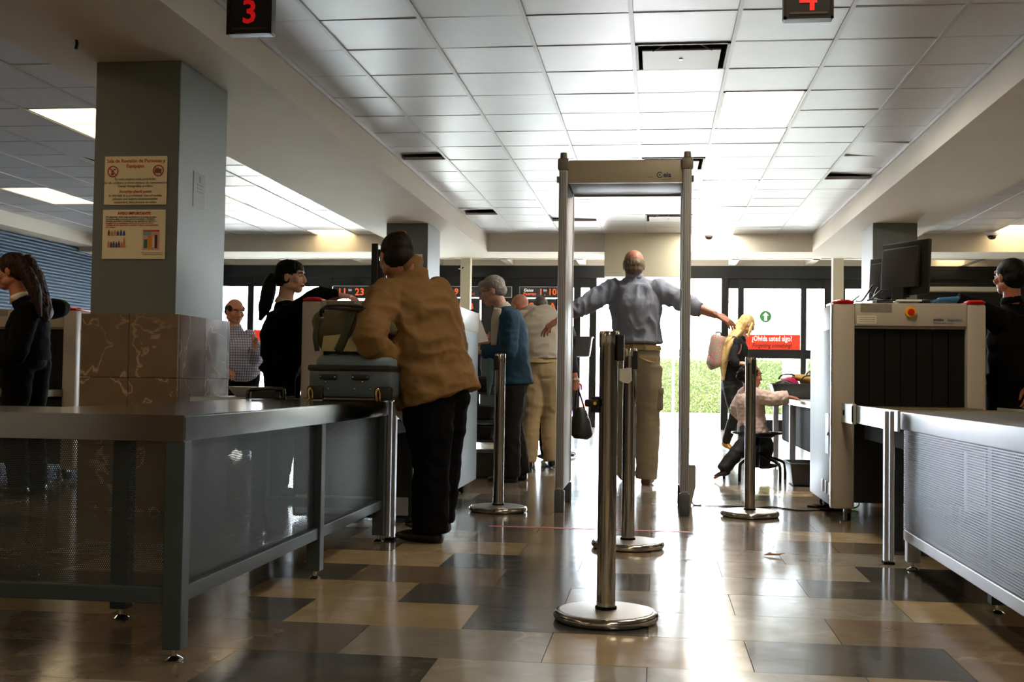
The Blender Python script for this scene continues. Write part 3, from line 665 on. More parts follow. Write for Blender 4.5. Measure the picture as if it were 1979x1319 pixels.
# ---- luggage on the table
lg = mat('slate_blue_leather', (84, 100, 114), .45, var=.08, vs=8, bump=.15, bs=30); lgt = mat('slate_blue_top', (104, 122, 138), .5, var=.06, bump=.1, bs=20)
trim_dk = mat('dark_brown_leather', (30, 28, 26), .45, bump=.1)
brass = mat('brass_stud', (196, 166, 110), .25, 1)
s = thing('suitcase', 'slate blue hard suitcase with dark corner guards and brass studs, lying on the table end', 'suitcase', (-1.6, 5.3, .686))
A = W(595, 765, 5.2); B = W(735, 765, 5.2); x0, x1 = A.x, B.x + .045
MB().box(x0, x1, 5.2, 5.47, .70, .835, .02).obj('lower_shell', lg, s, 'auto')
MB().box(x0 - .004, x1 + .004, 5.196, 5.474, .825, .852, .008).obj('seam_band', trim_dk, s, 'auto')
MB().loft([((x0 + x1) / 2, 5.335, .85), ((x0 + x1) / 2, 5.335, .875), ((x0 + x1) / 2, 5.335, .893), ((x0 + x1) / 2, 5.335, .905)], [((x1 - x0) / 2 * 1.0, .137), ((x1 - x0) / 2 * .99, .135), ((x1 - x0) / 2 * .93, .12), ((x1 - x0) / 2 * .6, .07)], seg=28, sub=3).obj('padded_lid', lgt, s, True)
for xa in (x0 - .005, x1 - .075):
    MB().box(xa, xa + .08, 5.19, 5.25, .69, .755, .012).obj('corner_guard', trim_dk, s, 'auto')
    MB().tube([(xa + .02, 5.185, .686), (xa + .015, 5.18, .72), (xa + .02, 5.185, .745), (xa + .03, 5.19, .72), (xa + .03, 5.19, .69)], .006, 8, 3).obj('foot_loop', brass, s, True)
for xa in (x0 + .055, x0 + .21):
    MB().box(xa, xa + .085, 5.186, 5.2, .785, .81, .005).obj('latch', trim_dk, s, 'auto')
    for dx in (.008, .077): MB().ell((xa + dx, 5.184, .797), (.005, .003, .005), seg=10).obj('stud', brass, s, True)
for dx, z in ((.085, .775), (.03, .745), (.1, .742), (.225, .742), (.26, .775), (.3, .742)): MB().ell((x0 + dx, 5.197, z), (.005, .003, .005), seg=10).obj('stud', brass, s, True)
# duffel bag
dm = mat('olive_canvas', (88, 82, 58), .75, var=.12, vs=20, bump=.2, bs=60); dl = mat('cream_leather_patch', (190, 176, 130), .5); dk = mat('dark_green_strap', (58, 60, 44), .6)
d = thing('duffel_bag', 'olive canvas duffel bag with cream patches standing on the blue suitcase', 'bag', (-1.65, 5.33, .9))
A = W(610, 640, 5.3); B = W(735, 640, 5.3); bx0, bx1 = A.x, B.x
MB().loft([(bx0 + .0, 5.33, 1.0), (bx0 + .02, 5.33, 1.005), (bx0 + .12, 5.33, 1.01), (bx1 - .02, 5.33, 1.01), (bx1, 5.33, 1.0)], [(.04, .05), (.095, .095), (.105, .1), (.105, .1), (.06, .07)], side=(0, 1, 0), seg=20, sub=3).obj('body', dm, d, True)
MB().poly([(bx0 + .055, 5.222, .905), (bx0 + .065, 5.218, .975), (bx0 + .155, 5.216, .985), (bx0 + .12, 5.22, .905)], (0, -1, 0), .006).obj('patch', dl, d)
MB().poly([(bx0 + .16, 5.222, .905), (bx0 + .185, 5.216, .96), (bx0 + .205, 5.214, .985), (bx0 + .235, 5.216, .96), (bx0 + .25, 5.222, .905)], (0, -1, 0), .006).obj('patch', dl, d)
def strap(pts, w, par, m, name='strap', side=(1, 0, 0), th=.004): MB().loft(pts, [(w / 2, th)] * len(pts), side=side, seg=8, sub=4).obj(name, m, par, True)
strap([(bx0 + .135, 5.212, .905), (bx0 + .165, 5.208, .97), (bx0 + .19, 5.215, 1.05), (bx0 + .205, 5.25, 1.115), (bx0 + .21, 5.33, 1.125), (bx0 + .2, 5.41, 1.1)], .04, d, dk)
strap([(bx0 + .03, 5.235, .905), (bx0 + .02, 5.228, .98), (bx0 + .03, 5.24, 1.06)], .025, d, dk)
MB().tube([(bx0 + .04, 5.25, 1.07), (bx0 + .05, 5.22, 1.10), (bx0 + .1, 5.2, 1.105), (bx0 + .22, 5.21, 1.10), (bx0 + .3, 5.24, 1.11)], .007, 8, 4).tube([(bx0 + .045, 5.27, 1.09), (bx0 + .06, 5.24, 1.115), (bx0 + .13, 5.23, 1.12), (bx0 + .25, 5.23, 1.115)], .006, 8, 4).obj('handle', trim_dk, d, True)
MB().box(bx0 + .2, bx0 + .34, 5.25, 5.33, 1.085, 1.115, .01).obj('flap', trim_dk, d)
MB().lathe((bx0 + .06, 5.21, 1.055), [(.004, 0), (.01, .003), (.01, .008), (.004, .01)], 10).obj('ring', silver_m, d)

d.location.z += .012
# ---- aluminium posts between table and belt
def twin_post(x, y, lab):
    p = thing('aluminium_post', lab, 'post', (x, y, 0), 'aluminium posts at the belt ends')
    for dx in (-.0115, .0115):
        b = MB().box(x + dx - .009, x + dx + .009, y - .012, y + .03, .012, .68, .003); b.obj('profile', silver_m, p)
    MB().box(x - .024, x + .024, y - .02, y + .04, .0, .012, .003).obj('foot', dark_m, p)
twin_post(-1.285, 5.535, 'slim aluminium post at the left belt end beside the leaning man'); twin_post(1.035, 5.29, 'slim aluminium post between the right table and the scanner belt')

# ---- right roller table
t = thing('search_table', 'steel-topped table with bright punched side sheet, cropped by the right picture edge', 'table', (1.5, 3.5, 0))
top = MB().box(1.07, 1.92, 1.2, 5.23, .602, .68, .005); top.obj('tabletop', mat('bright_steel_edge', (104, 106, 114), .42, 1, var=.03, vs=9, bump=.03, bs=6), t, 'auto')
MB().box(1.08, 1.086, 1.25, 5.2, .17, .602).obj('perforated_panel', perf_b, t)
MB().box(1.075, 1.115, 1.25, 5.18, .125, .17, .003).obj('rail', silver_m, t)
for x, y in ((1.08, 5.12), (1.17, 4.2), (1.08, 2.9), (1.08, 1.25), (1.85, 5.12), (1.85, 1.25)): leg(x, y, .055, .602, silver_m if y > 5 and x < 1.1 else blue_grey, t)

# ---- X-ray scanners
curtain_m = mat('lead_rubber_curtain', (3, 3, 3), .6, var=.2, vs=4, spec=.25)
def scanner(x0, x1, y0, y1, label, brand=False, dark_side=False, mir=False):
    t = thing('baggage_scanner', label, 'x-ray scanner', ((x0 + x1) / 2, y0, 0))
    zt, zb = 1.275, .08; xw = .125; sgn = 1
    # shell: side panels, roof, header, tunnel
    MB().box(x0 + .01, x1 - .01, y0 + .03, y1, 1.12, zt - .01, .006).obj('roof_box', mach_m, t, 'auto')
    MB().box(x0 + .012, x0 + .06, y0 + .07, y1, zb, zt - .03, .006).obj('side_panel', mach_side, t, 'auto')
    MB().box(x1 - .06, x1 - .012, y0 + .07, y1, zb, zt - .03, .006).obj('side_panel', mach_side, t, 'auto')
    MB().box(x0 + xw, x1 - xw + .02, y0, y0 + .05, 1.135, zt - .008, .004).obj('front_header', mach_m, t, 'auto')
    MB().box(x0 + .04, x1 - .04, y0 + .5, y1 - .02, zb + .03, 1.12, .006).box(x0 + .06, x1 - .06, y0 + .06, y0 + .5, zb + .03, .60, .006).obj('cabinet', mat('dark_cabinet', (28, 27, 27), .5), t)
    for a, b in ((x0, x0 + xw), (x1 - xw + .02, x1)):
        p = MB().box(a, b, y0 - .005, y0 + .07, zb, zt - .012, .014).obj('corner_post', mach_m, t, 'auto')
        MB().box(a + .004, b - .004, y0 - .002, y0 + .3, zt - .012, zt + .004, .005).lathe(((a + b) / 2, y0 + .04, zt), [(.06, 0), (.055, .006), (.04, .012), (.0, .015)], 20).obj('red_cap', red_m, p, 'auto')
    if not mir:
        MB().box(x0 - .006, x0 + .012, y0 + .01, y0 + .06, zb, zt - .012, .006).obj('chrome_edge', chrome, t, 'auto')
    n = 7; w = (x1 - x0 - 2 * xw + .02) / n
    for k in range(n):
        a = x0 + xw + k * w
        MB().box(a + .002, a + w - .002, y0 + .05 + .004 * (k % 2), y0 + .054 + .004 * (k % 2), .675, 1.14).obj('curtain_strip', curtain_m, t)
    MB().box(x0 + xw, x1 - xw + .02, y0 + .3, y0 + .31, .66, 1.13).obj('inner_curtain', curtain_m, t)
    MB().box(x0 + xw - .01, x1 - xw + .03, y0 - .3, y0 + .5, .62, .672, .004).obj('belt_bed', mat('belt_olive', (98, 90, 66), .5), t)
    # door in the side, white slots low on the side panel
    side = x0 if not mir else x1; e = -1 if not mir else 1
    if not mir:
        MB().box(side + .008, side + .013, y0 + .2, y0 + .34, .38, .62).obj('hatch', mat('hatch_grey', (128, 134, 142), .4), t)
        MB().ell((side + .006, y0 + .22, .5), (.006, .012, .012), seg=10).obj('hatch_latch', chrome, t)
    for k in range(3):
        yy = y0 + .14 + k * .14
        MB().box(min(side + e * .006 * (1 if mir else -1), side + .012) - .004 * mir, side + (.012 if not mir else .0), yy, yy + .045, .14, .215, .004).obj('vent_slot', white_m, t)
    # yellow stop button
    xs = x0 + (x1 - x0) * .51; 
    MB().cyl((xs, y0, 1.215), (xs, y0 - .02, 1.215), .033, .03, 28).obj('stop_button', mat('yellow_plastic', (240, 176, 20), .35), t, 'auto')
    MB().lathe((0, 0, 0), [(.02, 0), (.02, .012), (.016, .018), (0, .02)], 24).bm
    b = MB().cyl((xs, y0 - .018, 1.215), (xs, y0 - .036, 1.215), .02, .017, 24); b.obj('stop_knob', red_m, t, 'auto')
    # labels
    MB().box(x0 + .135, x0 + .245, y0 - .0025, y0, 1.148, 1.195).obj('label_plate', mat('faded_label', (214, 208, 192), .5), t)
    MB().box(x0 + .155, x0 + .33, y0 - .0025, y0, 1.215, 1.262).obj('label_strip', mat('worn_label', (128, 122, 110), .5, var=.2, vs=60), t)
    for k in range(3): MB().box(x0 + .145, x0 + .235, y0 - .004, y0 - .0025, 1.157 + k * .012, 1.160 + k * .012).obj('label_print', mat('pale_print', (150, 140, 124), .6), t)
    if brand:
        text('smiths', .022, (x1 - .29, y0 - .003, 1.173), mat('ink_navy', (70, 76, 104), .5), t, align='LEFT', bold=.0008)
        text('detection', .022, (x1 - .215, y0 - .003, 1.173), mat('ink_sky', (110, 140, 176), .5), t, align='LEFT', bold=.0008)
        text('HI-SCAN 6040i SYSTEMS', .011, (x1 - .29, y0 - .003, 1.153), mat('ink_navy2', (96, 96, 110), .5), t, align='LEFT')
    for a in (x0 + .1, x1 - .1):
        for yy in (y0 + .08, y1 - .15):
            c = MB().box(a - .02, a + .02, yy - .03, yy + .03, .05, .115, .003).obj('caster', mat('caster_bracket', (86, 78, 64), .35, .8), t)
            MB().cyl((a - .018, yy + .02, .035), (a + .018, yy + .02, .035), .035, seg=20).obj('wheel', dark_m, c)
            MB().lathe((a - .02, yy - .06, 0), [(.032, 0), (.03, .008), (.01, .014), (.01, .08)], 18).obj('levelling_foot', mat('foot_brass', (120, 108, 88), .3, .8), c, 'auto')
    return t
MX0, MX1, MY0, MY1 = 1.013, 1.862, 6.8, 7.85
scanner(MX0, MX1, MY0, MY1, 'beige baggage scanner with a yellow stop button at the right, two monitors on top', True)
LX0, LX1, LY0, LY1 = -2.172, -1.25, 6.85, 8.1
scanner(LX0, LX1, LY0, LY1, 'baggage scanner behind the man in the tan shirt', False, mir=True)
FX0, FX1 = -5.16, -4.28
scanner(FX0, FX1, 8.05, 9.1, 'baggage scanner of the far left lane with a red corner cap, beside the long-haired officer', mir=True)
# belts between table and scanner
def belt(x0, x1, y0, y1, lab, bright):
    t = thing('conveyor', lab, 'conveyor', ((x0 + x1) / 2, y0, .6))
    MB().box(x0, x0 + .012, y0, y1, .585, .682, .003).obj('side_plate', bright, t); MB().box(x1 - .012, x1, y0, y1, .585, .682, .003).obj('side_plate', bright, t)
    MB().box(x0 + .014, x1 - .014, y0, y1, .64, .668, .004).obj('belt_surface', mat('belt_olive', (98, 90, 66), .5), t)
    MB().cyl((x0 + .02, y0 + .02, .645), (x1 - .02, y0 + .02, .645), .022).obj('end_roller', steel, t, True)
    MB().box(x0 + .05, x1 - .05, y0 + .1, y1, .5, .62).obj('undertray', dark_m, t)
    return t
br = mat('bright_steel_plate', (214, 222, 220), .32, .75, var=.03)
c = belt(1.085, 1.84, 5.36, 6.47, 'steel-sided belt between the right scanner and the right table', br)
MB().box(1.062, 1.084, 6.42, 6.8, .578, .69, .004).obj('hinge_plate', br, c)
MB().cyl((1.062, 6.7, .635), (1.058, 6.7, .635), .016, seg=16).obj('plate_hole', dark_m, c); MB().box(1.058, 1.064, 6.4, 6.425, .59, .68, .003).obj('handle', dark_m, c)
MB().box(1.14, 1.18, 5.7, 5.74, 0, .585).obj('support', blue_grey, c); MB().box(1.76, 1.8, 5.7, 5.74, 0, .585).obj('support', blue_grey, c)
c = belt(-2.1, -1.30, 5.62, 6.5, 'belt between the left table and the left scanner', steel)
MB().box(-2.06, -2.02, 5.7, 5.74, 0, .585).obj('support', blue_grey, c); MB().box(-1.38, -1.34, 5.7, 5.74, 0, .585).obj('support', blue_grey, c)
# dark floor cabinet under the left belt
cb = thing('floor_cabinet', 'dark low cabinet under the left scanner belt', 'cabinet', (-1.6, 6.3, 0))
MB().box(-2.0, -1.32, 6.2, 6.83, .02, .5, .01).obj('body', mat('dark_cabinet', (28, 27, 27), .5), cb); MB().box(-1.98, -1.34, 6.19, 6.2, .04, .14, .004).obj('plinth', silver_m, cb)
# hanging paper slip by the left table
ps = thing('paper_slip', 'white paper slip sticking out from the table corner beside the leaning man', 'paper', (-1.24, 5.56, .6))
MB().loft([(-1.255, 5.53, .675), (-1.25, 5.52, .64), (-1.225, 5.51, .61), (-1.19, 5.50, .59)], [(.001, .028)] * 4, side=(0, 0, 1), seg=6, sub=3).obj('sheet', paper_m, ps)

# ---- monitors, keyboard and cables on the right scanner
def monitor(cx, cy, w, h, ang, lab, zb=1.3, lean=-.05):
    t = thing('monitor', lab, 'monitor', (cx, cy, 1.28), 'monitors on the scanners')
    M = Matrix.Translation(V((cx, cy, zb))) @ Matrix.Rotation(ang, 4, 'Z') @ Matrix.Rotation(lean, 4, 'X')
    MB().box(-w / 2, w / 2, -.012, .02, .04, .04 + h, .006, M).obj('bezel', black_m, t, 'auto')       # screen faces +Y side
    MB().box(-w / 2 + .05, w / 2 - .05, -.055, -.012, .08, h - .0, .012, M).obj('back_shell', mat('charcoal_plastic', (44, 42, 40), .35), t, 'auto')
    MB().box(-w / 2 + .02, w / 2 - .02, .02, .022, .06, .02 + h, 0, M).obj('screen', mat('dark_screen', (14, 18, 24), .1), t)
    MB().box(-.05, .05, -.05, -.02, -.005, .1, .004, M).box(-.11, .11, -.09, .08, -.012, -.002, .004, M).obj('stand', black_m, t)
    return t
ang = math.radians(62)
A = W(1760, 560, 7.3)
monitor(W(1746, 560, 7.2).x, 7.2, .40, .33, math.radians(-60), 'black monitor seen from behind on the right scanner, the nearer of two')
monitor(W(1716, 560, 7.5).x, 7.5, .36, .27, math.radians(-62), 'black monitor partly hidden behind the nearer one on the right scanner')
monitor(W(733, 520, 7.7).x, 7.7, .40, .35, math.radians(96), 'dark monitor seen edge-on above the left scanner by the leaning man', lean=0)
kb = thing('operator_keyboard', 'dark operator keyboard lying on the right scanner', 'keyboard', (1.55, 7.1, 1.28))
MB().box(1.42, 1.60, 6.98, 7.12, 1.281, 1.30, .006).obj('case', black_m, kb)
for i in range(6):
    for j in range(3): MB().box(1.43 + i * .027, 1.45 + i * .027, 6.99 + j * .04, 7.02 + j * .04, 1.30, 1.305, .001).obj('key', mat('grey_key', (90, 90, 92), .5), kb)
wb_ = thing('white_folder', 'white folder lying beside the keyboard on the right scanner', 'folder', (1.5, 6.9, 1.28)); MB().box(1.38, 1.52, 6.84, 6.95, 1.281, 1.29, .002).obj('cover', white_m, wb_); MB().box(1.383, 1.517, 6.843, 6.947, 1.29, 1.292).obj('sheet', paper_m, wb_)
for k, pts in enumerate(([(1.3, 7.15, 1.40), (1.25, 7.1, 1.33), (1.2, 6.95, 1.29), (1.16, 6.9, 1.285)], [(1.32, 7.1, 1.38), (1.28, 7.0, 1.31), (1.34, 6.9, 1.29), (1.45, 6.88, 1.288)], [(1.28, 7.5, 1.36), (1.2, 7.3, 1.31), (1.14, 7.1, 1.288), (1.1, 6.95, 1.286)], [(1.35, 7.1, 1.36), (1.31, 6.97, 1.35), (1.25, 6.9, 1.3), (1.22, 6.88, 1.286)])):
    c_ = thing('monitor_cable', ['black cable curling down to the left corner of the right scanner', 'black cable running forward from the nearer monitor', 'black cable from the rear monitor along the scanner roof', 'short black cable looping below the nearer monitor'][k], 'cable', pts[-1], 'cables on the right scanner')
    MB().tube(pts, .005, 6, 5).obj('sheath', black_m, c_, True)
kb = thing('operator_keyboard', 'black console with a red button under the ponytailed officer\'s hand', 'keyboard', (-1.75, 7.3, 1.28))
MB().box(-1.86, -1.64, 7.2, 7.34, 1.281, 1.305, .008).obj('case', black_m, kb); MB().ell((-1.70, 7.25, 1.31), (.012, .012, .01), seg=12).obj('red_button', red_m, kb)
pp = thing('pink_paper', 'pink sheet of paper on the left scanner', 'paper', (-1.98, 7.15, 1.28)); MB().loft([(-2.06, 7.1, 1.283), (-2.0, 7.1, 1.30), (-1.9, 7.1, 1.283)], [(.001, .08)] * 3, side=(0, 0, 1), sub=3, seg=6).obj('sheet', mat('pink_sheet', (214, 120, 130), .6), pp)

# ---- detector arch
t = thing('detector_arch', 'grey walk-through metal detector arch in the middle', 'metal detector', (-.2, 7.2, 0))
for sx, (xa, xb_), lean in ((-1, (-.598, -.545), .0), (1, (.150, .203), .0)):
    p = MB().box(xa + .006, xb_ - .006, 6.94, 7.50, .13, 2.02, .006).obj('side_panel', det_m, t, 'auto')
    for yy in (6.925, 7.50):
        q = MB().box(xa, xb_, yy, yy + .045, .13, 2.085, .012)
        o = q.obj('post', det_post, t, 'auto')
        b = MB()
        for k in range(4): b.box(xa + .009 + k * .0105, xa + .013 + k * .0105, yy - .003, yy + .001, .15, 2.07)
        b.obj('rib_strip', mat('rib_shadow_grey', (128, 128, 132), .5), o)
        MB().box(xa - .004, xb_ + .004, yy - .006, yy + .05, 0, .13, .006).obj('foot_cap', mat('slate_foot', (88, 94, 102), .45), o, 'auto')
        MB().box(xa - .008, xb_ + .008, yy - .01, yy + .055, 2.075, 2.15, .012).cyl(((xa + xb_) / 2, yy + .022, 2.14), ((xa + xb_) / 2, yy + .022, 2.185), .024, .02, 18).obj('top_cap', mat('taupe_cap', (112, 106, 92), .45), o, 'auto')
        MB().box(xa - .014 if sx < 0 else xb_, xa if sx < 0 else xb_ + .012, yy + .005, yy + .04, 2.0, 2.04, .004).obj('clip', mat('taupe_cap', (112, 106, 92), .45), o)
dh = mat('taupe_head', (164, 156, 138), .45, var=.02)
MB().box(-.545, .150, 6.945, 6.975, 2.00, 2.14, .006).obj('crosspiece', dh, t, 'auto'); MB().box(-.545, .150, 7.47, 7.50, 2.00, 2.14, .006).obj('crosspiece', dh, t, 'auto')
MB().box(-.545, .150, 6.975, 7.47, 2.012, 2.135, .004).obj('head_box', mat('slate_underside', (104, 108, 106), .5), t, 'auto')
MB().box(-.54, .145, 6.938, 6.946, 1.996, 2.001).obj('edge_strip', silver_m, t)
text('eia', .042, (.032, 6.943, 2.045), mat('logo_slate', (58, 62, 84), .5), t, bold=.0016, align='LEFT')
b = MB(); rr = []
for rad in (.019, .0135): rr.append([b.bm.verts.new((.012 + rad * math.cos(.7 + (2 * PI - 1.2) * k / 20), 6.9425, 2.045 + rad * math.sin(.7 + (2 * PI - 1.2) * k / 20))) for k in range(21)])
for k in range(20): b.bm.faces.new((rr[0][k], rr[0][k + 1], rr[1][k + 1], rr[1][k]))
b.cyl((.012, 6.943, 2.045), (.012, 6.942, 2.045), .005, seg=12).obj('logo_mark', mat('logo_slate', (58, 62, 84), .5), t)
text('www.ceia.net', .011, (.055, 6.943, 2.018), ink_grey, t); text('HI-PE', .012, (-.045, 6.943, 2.032), ink_grey, t)
# grey power box at the foot of the arch
t = thing('power_box', 'grey wedge box at the foot of the right detector post', 'box', (.24, 7.2, 0))
MB().poly([(.21, 7.6, .0), (.235, 7.6, 0), (.262, 7.6, .12), (.262, 7.6, .25), (.255, 7.6, .26), (.21, 7.6, .26)], (0, -1, 0), .10).obj('housing', det_m, t); MB().tube([(.235, 7.55, .04), (.25, 7.5, .005), (.3, 7.5, .004)], .006, 6, 3).obj('plug_lead', det_m, t)

# ---- retractable-belt posts
def stanchion(x, y, h=.965, lab='', slots=((0, 1),), extra=0):
    t = thing('belt_post', lab, 'stanchion', (x, y, 0), 'chrome belt posts')
    MB().lathe((x, y, 0), [(0, .001), (.160, .001), (.170, .005), (.1745, .012), (.175, .018), (.1735, .025), (.168, .031), (.160, .0335), (.155, .033), (.0, .033)], 64).obj('base', chrome, t, 'auto')
    MB().lathe((x, y, 0), [(.156, .0325), (.155, .0345), (.10, .037), (.045, .0385), (.02, .039)], 64).obj('base_cover', mat('satin_steel', (190, 188, 184), .42, 1), t, 'auto')
    MB().lathe((x, y, 0), [(.0315, .034), (.0315, h - .055), (.033, h - .05), (.033, h - .006), (.031, h), (0, h)], 32).obj('pole', mat('polished_steel_tube', (188, 182, 174), .11, 1, var=.05, vs=6), t, 'auto')
    MB().lathe((x, y, 0), [(.036, .034), (.036, .046), (.032, .048)], 32).obj('collar', dark_m, t, 'auto')
    for a in slots:
        dx, dy = a
        MB().box(x + dx * .03 - .012, x + dx * .03 + .012, y + dy * .03 - .012, y + dy * .03 + .012, h - .10, h - .012, .004).obj('belt_slot', black_m, t)
    return t
stanchion(-.157, 3.86, .965, 'large chrome belt post standing nearest the viewpoint', ((1.3, -.5),))
stanchion(-.125, 5.55, .955, 'chrome belt post right behind the nearest one', ((.9, -.6),))
stanchion(-.936, 6.88, .95, 'chrome belt post left of the detector arch by the grey-haired woman', ((-.6, -.8),))
stanchion(.565, 7.0, .95, 'chrome belt post right of the detector arch in front of the child', ((.5, -.8),))
t = thing('paper_tag', 'torn white paper tag stuck on the second belt post', 'tag', (-.14, 5.5, .87)); MB().poly([(-.172, 5.513, .80), (-.172, 5.513, .855), (-.115, 5.513, .862), (-.112, 5.513, .80), (-.13, 5.513, .785), (-.155, 5.513, .79)], (0, -1, 0), .002).obj('sheet', paper_m, t)
t = thing('belt_clip', 'small black belt clip beside the nearest belt post', 'clip', (-.19, 3.86, .7)); MB().box(-.235, -.19, 3.83, 3.89, .71, .735, .006).box(-.215, -.185, 3.85, 3.87, .690, .745, .004).obj('body', black_m, t); MB().cyl((-.2, 3.828, .722), (-.2, 3.826, .722), .006, seg=10).obj('yellow_dot', mat('yellow_plastic', (240, 176, 20), .35), t)

# ---- bins, far shelf, exit table
bin_m = mat('grey_bin_plastic', (78, 80, 82), .45, var=.05)
def bin_(cx, cy, z, w, d, h, lab, m=bin_m, rot=0, group=None):
    t = thing('grey_bin', lab, 'bin', (cx, cy, z), group)
    b = MB(); M = Matrix.Translation(V((cx, cy, z))) @ Matrix.Rotation(rot, 4, 'Z')
    def rg(sx, sy, zz, n=6):
        pts = []
        r = min(sx, sy) * .22
        for qx, qy, a0 in ((1, 1, 0), (-1, 1, 90), (-1, -1, 180), (1, -1, 270)):
            for k in range(n): a = math.radians(a0 + 90 * k / (n - 1)); pts.append(b.bm.verts.new(M @ V((qx * (sx - r) + r * math.cos(a), qy * (sy - r) + r * math.sin(a), zz))))
        return pts
    R = [rg(w * .40, d * .40, 0), rg(w * .43, d * .43, .01), rg(w * .5, d * .5, h), rg(w * .535, d * .545, h), rg(w * .535, d * .545, h - .012 + .02), rg(w * .485, d * .485, h + .008), rg(w * .415, d * .415, .014)]
    for P, Q in zip(R, R[1:]):
        for k in range(len(P)): b.bm.faces.new((P[k], P[(k + 1) % len(P)], Q[(k + 1) % len(P)], Q[k]))
    b.bm.faces.new(R[0][::-1]); b.bm.faces.new(R[-1]); b.obj('tub', m, t, 'auto'); return t
bin_(1.21, 9.3, 0, .34, .44, .17, 'dark grey bin on the floor beside the right scanner'); bin_(-1.33, 9.3, 0, .34, .4, .2, 'dark grey bin on the floor behind the left scanner')
t = thing('tray_shelf', 'dark two-tier shelf of trays between the left scanner and the grey-haired woman', 'shelf', (-1.5, 9.9, 0))
for z in (.25, .42, .66, .80): MB().box(-1.9, -1.32, 9.75, 10.3, z, z + .02, .003).obj('shelf_board', mat('dark_shelf', (44, 42, 42), .4), t)
for x in (-1.9, -1.34):
    for y in (9.75, 10.27): MB().box(x, x + .02, y, y + .02, 0, .82).obj('leg', silver_m, t)
for z, l in ((.27, 'lower'), (.44, 'middle'), (.68, 'upper')): bin_(-1.61, 10.0, z, .5, .42, .11, 'dark tray on the %s tier of the tray shelf' % l, mat('dark_tray', (48, 48, 50), .4), group='trays on the shelf')
t = thing('exit_table', 'white-topped exit table with a dark underframe behind the right scanner', 'table', (1.5, 10, 0))
MB().box(1.12, 2.0, 8.0, 11.3, .615, .66, .004).obj('tabletop', steel, t, 'auto'); MB().box(1.2, 1.95, 8.3, 11.2, .25, .60, .02).obj('underbody', dark_m, t)
for x, y in ((1.12, 11.2), (1.12, 9.85), (1.95, 11.2), (1.95, 8.1)): leg(x, y, .05, .615, silver_m, t)
bin_(1.28, 10.6, .662, .50, .36, .125, 'grey tray holding bags on the exit table in front of the red notice')
t = thing('pink_pouch', 'bright pink patterned pouch in the grey tray', 'pouch', (1.2, 10.58, .74)); MB().ell((1.19, 10.58, .79), (.09, .09, .065)).obj('body', mat('hot_pink_fabric', (206, 40, 96), .5, var=.35, vs=40), t, True); MB().tube([(1.1, 10.55, .83), (1.13, 10.55, .87), (1.22, 10.55, .875), (1.26, 10.55, .83)], .007, 8, 4).obj('handle', black_m, t)
t = thing('black_wallet_bag', 'dark zipped bag in the near left of the grey tray', 'bag', (1.12, 10.5, .74)); MB().ell((1.14, 10.50, .785), (.08, .04, .04)).obj('body', black_m, t, True); MB().tube([(1.08, 10.43, .78), (1.14, 10.425, .815), (1.22, 10.43, .78)], .004, 6, 3).obj('zip', steel, t)
t = thing('mustard_handbag', 'mustard and cream handbag lying over the grey tray', 'handbag', (1.4, 10.6, .78)); MB().loft([(1.22, 10.6, .86), (1.3, 10.6, .845), (1.42, 10.6, .82), (1.53, 10.6, .81)], [(.02, .05), (.035, .08), (.045, .09), (.03, .06)], side=(0, 0, 1), sub=3).obj('body', mat('mustard_leather', (204, 160, 70), .4), t, True)
MB().tube([(1.34, 10.55, .84), (1.36, 10.54, .9), (1.45, 10.54, .9), (1.48, 10.55, .83)], .006, 8, 4).tube([(1.28, 10.5, .80), (1.32, 10.49, .86), (1.42, 10.49, .86), (1.45, 10.5, .80)], .006, 8, 4).obj('handle', trim_dk, t)
t = thing('cream_purse', 'small cream purse behind the mustard handbag', 'purse', (1.4, 10.7, .8)); MB().ell((1.40, 10.68, .87), (.06, .04, .035)).obj('body', cream, t, True)
MB().box(1.38, 1.42, 10.63, 10.645, .88, .9, .003).obj('clasp', brass, t)
t = thing('fabric_bundle', 'black fabric bundle at the right end of the grey tray', 'bundle', (1.5, 10.65, .8)); MB().ell((1.50, 10.66, .83), (.08, .07, .04)).ell((1.53, 10.66, .85), (.05, .05, .03)).obj('body', dark_m, t, True)

# ---- stool
sx_, sy_ = .83, 9.62
t = thing('round_stool', 'low stool on curved black tube legs under the child', 'stool', (sx_, sy_, 0))
stm = mat('black_chrome_tube', (46, 42, 40), .2, .7)
MB().lathe((sx_, sy_, .35), [(0, 0), (.13, 0), (.15, .012), (.15, .03), (.14, .035), (0, .037)], 32).obj('seat', black_m, t, 'auto')
MB().loft([(sx_ + .2 * math.cos(a), sy_ + .17 * math.sin(a), .385) for a in [2 * PI * k / 24 for k in range(25)]], [.009] * 25, seg=8).obj('rim', stm, t, True)
for a in (25, 95, 170, 235, 310):
    a = math.radians(a); c_, s_ = math.cos(a), math.sin(a)
    MB().tube([(sx_ + .02 * c_, sy_ + .02 * s_, .22), (sx_ + .1 * c_, sy_ + .09 * s_, .19), (sx_ + .22 * c_, sy_ + .2 * s_, .155), (sx_ + .26 * c_, sy_ + .235 * s_, .12), (sx_ + .265 * c_, sy_ + .24 * s_, .0)], .0125, 10, 5).obj('leg', stm, t, True)
MB().cyl((sx_, sy_, .10), (sx_, sy_, .36), .02).obj('stem', stm, t, True)

